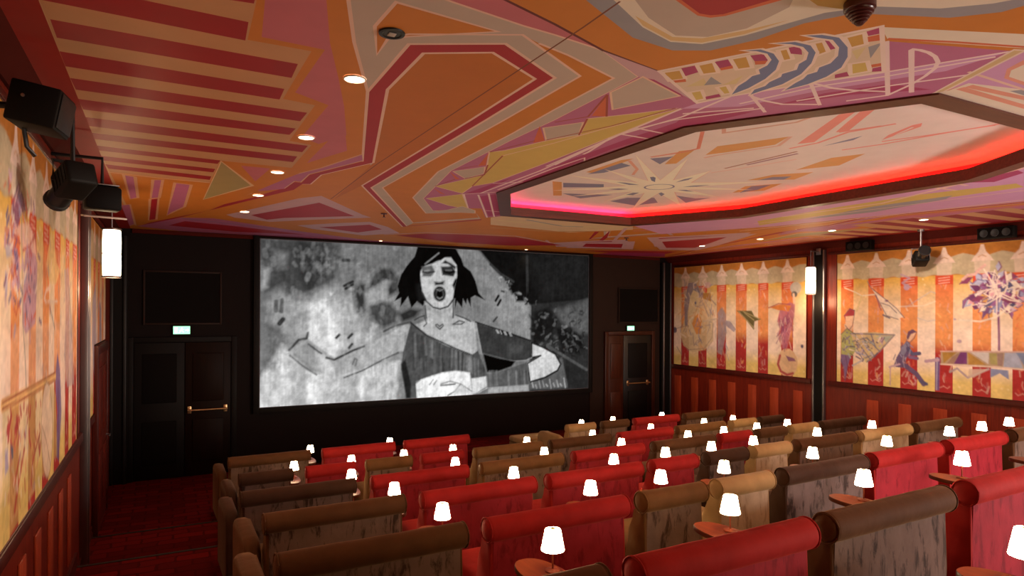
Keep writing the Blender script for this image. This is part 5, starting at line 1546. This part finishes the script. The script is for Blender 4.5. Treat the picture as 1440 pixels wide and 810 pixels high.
TABLES = [
    [1.84, 3.035, 6.63, 7.345, 8.545],
    [1.37, 2.075, 2.775, 3.485, 4.67, 5.86, 7.045, 8.245, 8.955],
    [1.71, 2.905, 4.105, 5.31, 6.50, 7.21, 7.915, 8.61],
    [1.715, 2.895, 4.09, 4.80, 5.495, 6.19, 7.38, 8.55],
    [1.58, 2.78, 3.47, 4.18, 5.35, 6.535, 7.72, 8.42, 9.06],
    [1.55, 2.71, 3.92, 5.10, 6.30],
    [2.64],
]


def side_of(r, j):
    n = len(SEATS[r])
    return f'{ORD[j + 1]} from the left' if j < n - 1 or n == 1 else 'last on the right'


rz_row = math.atan(SLOPE)
for r, row in enumerate(SEATS):
    for j, (a, b, col) in enumerate(row):
        xc = (a + b) / 2; w = 1.02 if b - a > .8 else .555
        y = ROWY[r] + SLOPE * (xc - 4.5)
        kind = 'love seat' if w > .8 else 'armchair'
        same = [k for k, s in enumerate(row) if s[2] == col and ((s[1] - s[0]) > .8) == (w > .8)]
        rn = f'{ROWN[r]} row from the screen' if 0 < r < 5 else ('front row by the screen' if r == 0 else ('nearest row' if r == 5 else 'rearmost corner'))
        if r == 6:
            lb = 'brown velvet seat at the bottom right corner, only its armrest showing'
        elif len(same) == 1:
            lb = f'only {CNAME[col]} velvet {kind} in the {rn}'
        else:
            lb = f'{CNAME[col]} velvet {kind}, {ORD[same.index(j) + 1]} such from left in the {rn}'
        t = thing('love_seat' if w > .8 else 'armchair', lb, 'seat', (xc, y, ROWZ[r]), rz_row, 'velvet cinema seats in stepped rows')
        roll = None
        for part in seat_parts(w, col):
            nm, me = part[0], part[1]
            if nm[0] == '>':
                o = obj(nm[1:], me, parent=roll, loc=part[2])
            else:
                o = obj(nm, me, parent=t, loc=part[2] if len(part) > 2 else None)
                if nm == 'back_roll': roll = o
        first = j == 0 or (r == 0 and j == 3)
        if first:
            hw = w / 2
            ao = obj('armrest', arm_mesh(col), parent=t, loc=(-hw - .062, .03, 0))
            if r == 6: ao.scale = (1, .95, .87)

# ------------------------------------------------------------------ tables and lamps
def table_meshes():
    bm = bmesh.new()
    pts = []
    for k in range(40):
        a = 2 * PI * k / 40
        c, s = math.cos(a), math.sin(a)
        pts.append((.105 * abs(c) ** .8 * (1 if c > 0 else -1), .235 * abs(s) ** .9 * (1 if s > 0 else -1)))
    lo = [bm.verts.new((x * .97, y * .985, .603)) for x, y in pts]; md = [bm.verts.new((x, y, .609)) for x, y in pts]
    m2 = [bm.verts.new((x, y, .624)) for x, y in pts]; hi = [bm.verts.new((x * .98, y * .99, .630)) for x, y in pts]
    for A_, B_, mi in ((lo, md, 1), (md, m2, 1), (m2, hi, 1)):
        for k in range(40):
            bm.faces.new((A_[k], A_[(k + 1) % 40], B_[(k + 1) % 40], B_[k])).material_index = mi
    bm.faces.new(lo[::-1]).material_index = 1; bm.faces.new(hi).material_index = 0
    top = finish(bm, 'table_top', [TABLEWOOD, TABLEEDGE], 30)
    bm = bmesh.new(); lathe(bm, [(.018, .012), (.018, .595), (.04, .602), (.04, .605)], 14); pole = finish(bm, 'pole', DARKMETAL)
    bm = bmesh.new(); lathe(bm, [(.075, 0), (.075, .008), (.03, .014)], 20); foot = finish(bm, 'foot_plate', DARKMETAL)
    return top, pole, foot


def lamp_meshes():
    bm = bmesh.new(); lathe(bm, [(.036, 0), (.036, .006), (.012, .011), (.006, .012)], 20); base_ = finish(bm, 'base', STEM)
    bm = bmesh.new(); tube(bm, [(0, 0, .010), (0, 0, .192)], .0042, 8); stem = finish(bm, 'stem', STEM)
    bm = bmesh.new(); lathe(bm, [(.0535, .098), (.0540, .100), (.0365, .1915), (.0350, .1935)], 28, cap=False)
    lathe(bm, [(.0530, .0995), (.002, .0996)], 28, cap=False, mi=1); lathe(bm, [(.0350, .1935), (.012, .1936)], 28, cap=False)
    shade = finish(bm, 'lamp_shade', [SHADE, SHADEIN])
    bm = bmesh.new(); lathe(bm, [(.013, .1930), (.013, .1980), (.004, .2000)], 14); cap = finish(bm, 'finial', SHADECAP)
    return base_, stem, shade, cap


TM, LM = table_meshes(), lamp_meshes()
for r, row in enumerate(TABLES):
    for j, x in enumerate(row):
        y = ROWY[r] + .53 + SLOPE * (x - 4.5)
        near = {0: 'front row by the screen', 5: 'nearest row', 6: 'rearmost row'}.get(r, f'{ROWN[r]} row from the screen')
        which = f'{ORD[j + 1]} from left' if len(row) > 1 else 'at the bottom right corner'
        if r == 6: near = 'photo'; which = 'at the bottom right corner'
        t = thing('side_table', f'small oval wooden table between seats, {which} in the {near}' if r < 6 else 'orange lit oval wooden table at the bottom right corner', 'table', (x, y, ROWZ[r]), rz_row, 'oval side tables between the seats')
        for nm, me in zip(('table_top', 'pole', 'foot_plate'), TM): obj(nm, me, parent=t)
        if r == 5 and j == 4: continue
        t = thing('table_lamp', f'lit white shade table lamp, {which} in the {near}' if r < 6 else 'largest lit white table lamp, cut off at the bottom right corner', 'lamp', (x + .045, y + .04, ROWZ[r] + .6305), 0, 'lit table lamps between the seats')
        parts = {}
        for nm, me in zip(('base', 'stem', 'lamp_shade', 'finial'), LM):
            parts[nm] = obj(nm, me, parent=parts.get('lamp_shade') if nm == 'finial' else t)

# tan footstool on the front floor
t = thing('footstool', 'low tan velvet footstool on the red front floor before the first row', 'stool', (6.15, 10.72, 0))
bm = bmesh.new(); box(bm, (-.38, -.25, .10), (.38, .25, .34), .03, 3); obj('upholstered_box', bm, VELVET['gold']['body'], t)
bm = bmesh.new(); box(bm, (-.385, -.255, .34), (.385, .255, .44), .04, 4); obj('cushion', bm, VELVET['tan']['body'], t)
for sx in (-1, 1):
    for sy in (-1, 1):
        bm = bmesh.new(); lathe(bm, [(.016, 0), (.024, .105)], 10); obj('leg', bm, MAHOG_DARK, t, loc=(sx * .30, sy * .18, 0))
# ------------------------------------------------------------------ added fill lights and lantern glow
def area(name, loc, target, size, power, color, sy=None):
    l = bpy.data.lights.new(name, 'AREA'); l.energy = power; l.color = color
    l.shape = 'RECTANGLE'; l.size = size; l.size_y = sy or size
    o = bpy.data.objects.new(name, l); link(o); o.location = loc
    d = Vector(target) - Vector(loc)
    o.rotation_euler = d.to_track_quat('-Z', 'Y').to_euler()
    return o


# fill lights added out of view behind the camera to brighten the ceiling
area('rear_fill', (4.0, -2.0, 2.9), (5.0, 6.0, 4.2), 1.4, 8, (1, .74, .55), .5)
area('ceiling_fill', (8.5, -1.7, 1.9), (6.8, 3.2, CEIL), 1.6, 330, (1, .88, .80), .5)
area('ceiling_fill', (2.4, -1.7, 1.9), (2.6, 3.0, CEIL), 1.6, 18, (1, .68, .40), .5)


def wash(loc, target, power, size=80):  # added fill spot out of view, brightening a wall mural
    l = bpy.data.lights.new('mural_fill', 'SPOT'); l.energy = power; l.color = (1, .80, .64); l.spot_size = math.radians(size); l.spot_blend = 1; l.shadow_soft_size = .12
    o = bpy.data.objects.new('mural_fill', l); link(o); o.location = loc
    o.rotation_euler = (Vector(target) - Vector(loc)).to_track_quat('-Z', 'Y').to_euler()


l = bpy.data.lights.new('seat_back_fill', 'SPOT'); l.energy = 640; l.color = (1, .84, .84); l.spot_size = math.radians(64); l.spot_blend = .7; l.shadow_soft_size = .5  # unseen spot added at the back right to light the seat backs
o = bpy.data.objects.new('seat_back_fill', l); link(o); o.location = (7.2, -1.8, 3.0)
o.rotation_euler = (Vector((5.6, 3.6, 1.3)) - Vector((7.2, -1.8, 3.0))).to_track_quat('-Z', 'Y').to_euler()
wash((1.7, 3.0, 3.9), (-.75, 4.4, 2.3), 210, 70)
wash((1.5, 6.0, 3.9), (-.75, 6.8, 2.8), 90, 66)
wash((8.6, 5.4, 3.9), (10.76, 5.9, 2.5), 190, 95)
wash((8.6, 9.6, 3.9), (10.76, 10.0, 2.5), 150, 95)
for px, py in ((-.48, 8.06), (10.47, 8.06)):
    l = bpy.data.lights.new('lantern_glow', 'POINT'); l.energy = 22; l.color = (1, .66, .36); l.shadow_soft_size = .09
    o = bpy.data.objects.new('lantern_glow', l); link(o); o.location = (px, py, CZ + .20)
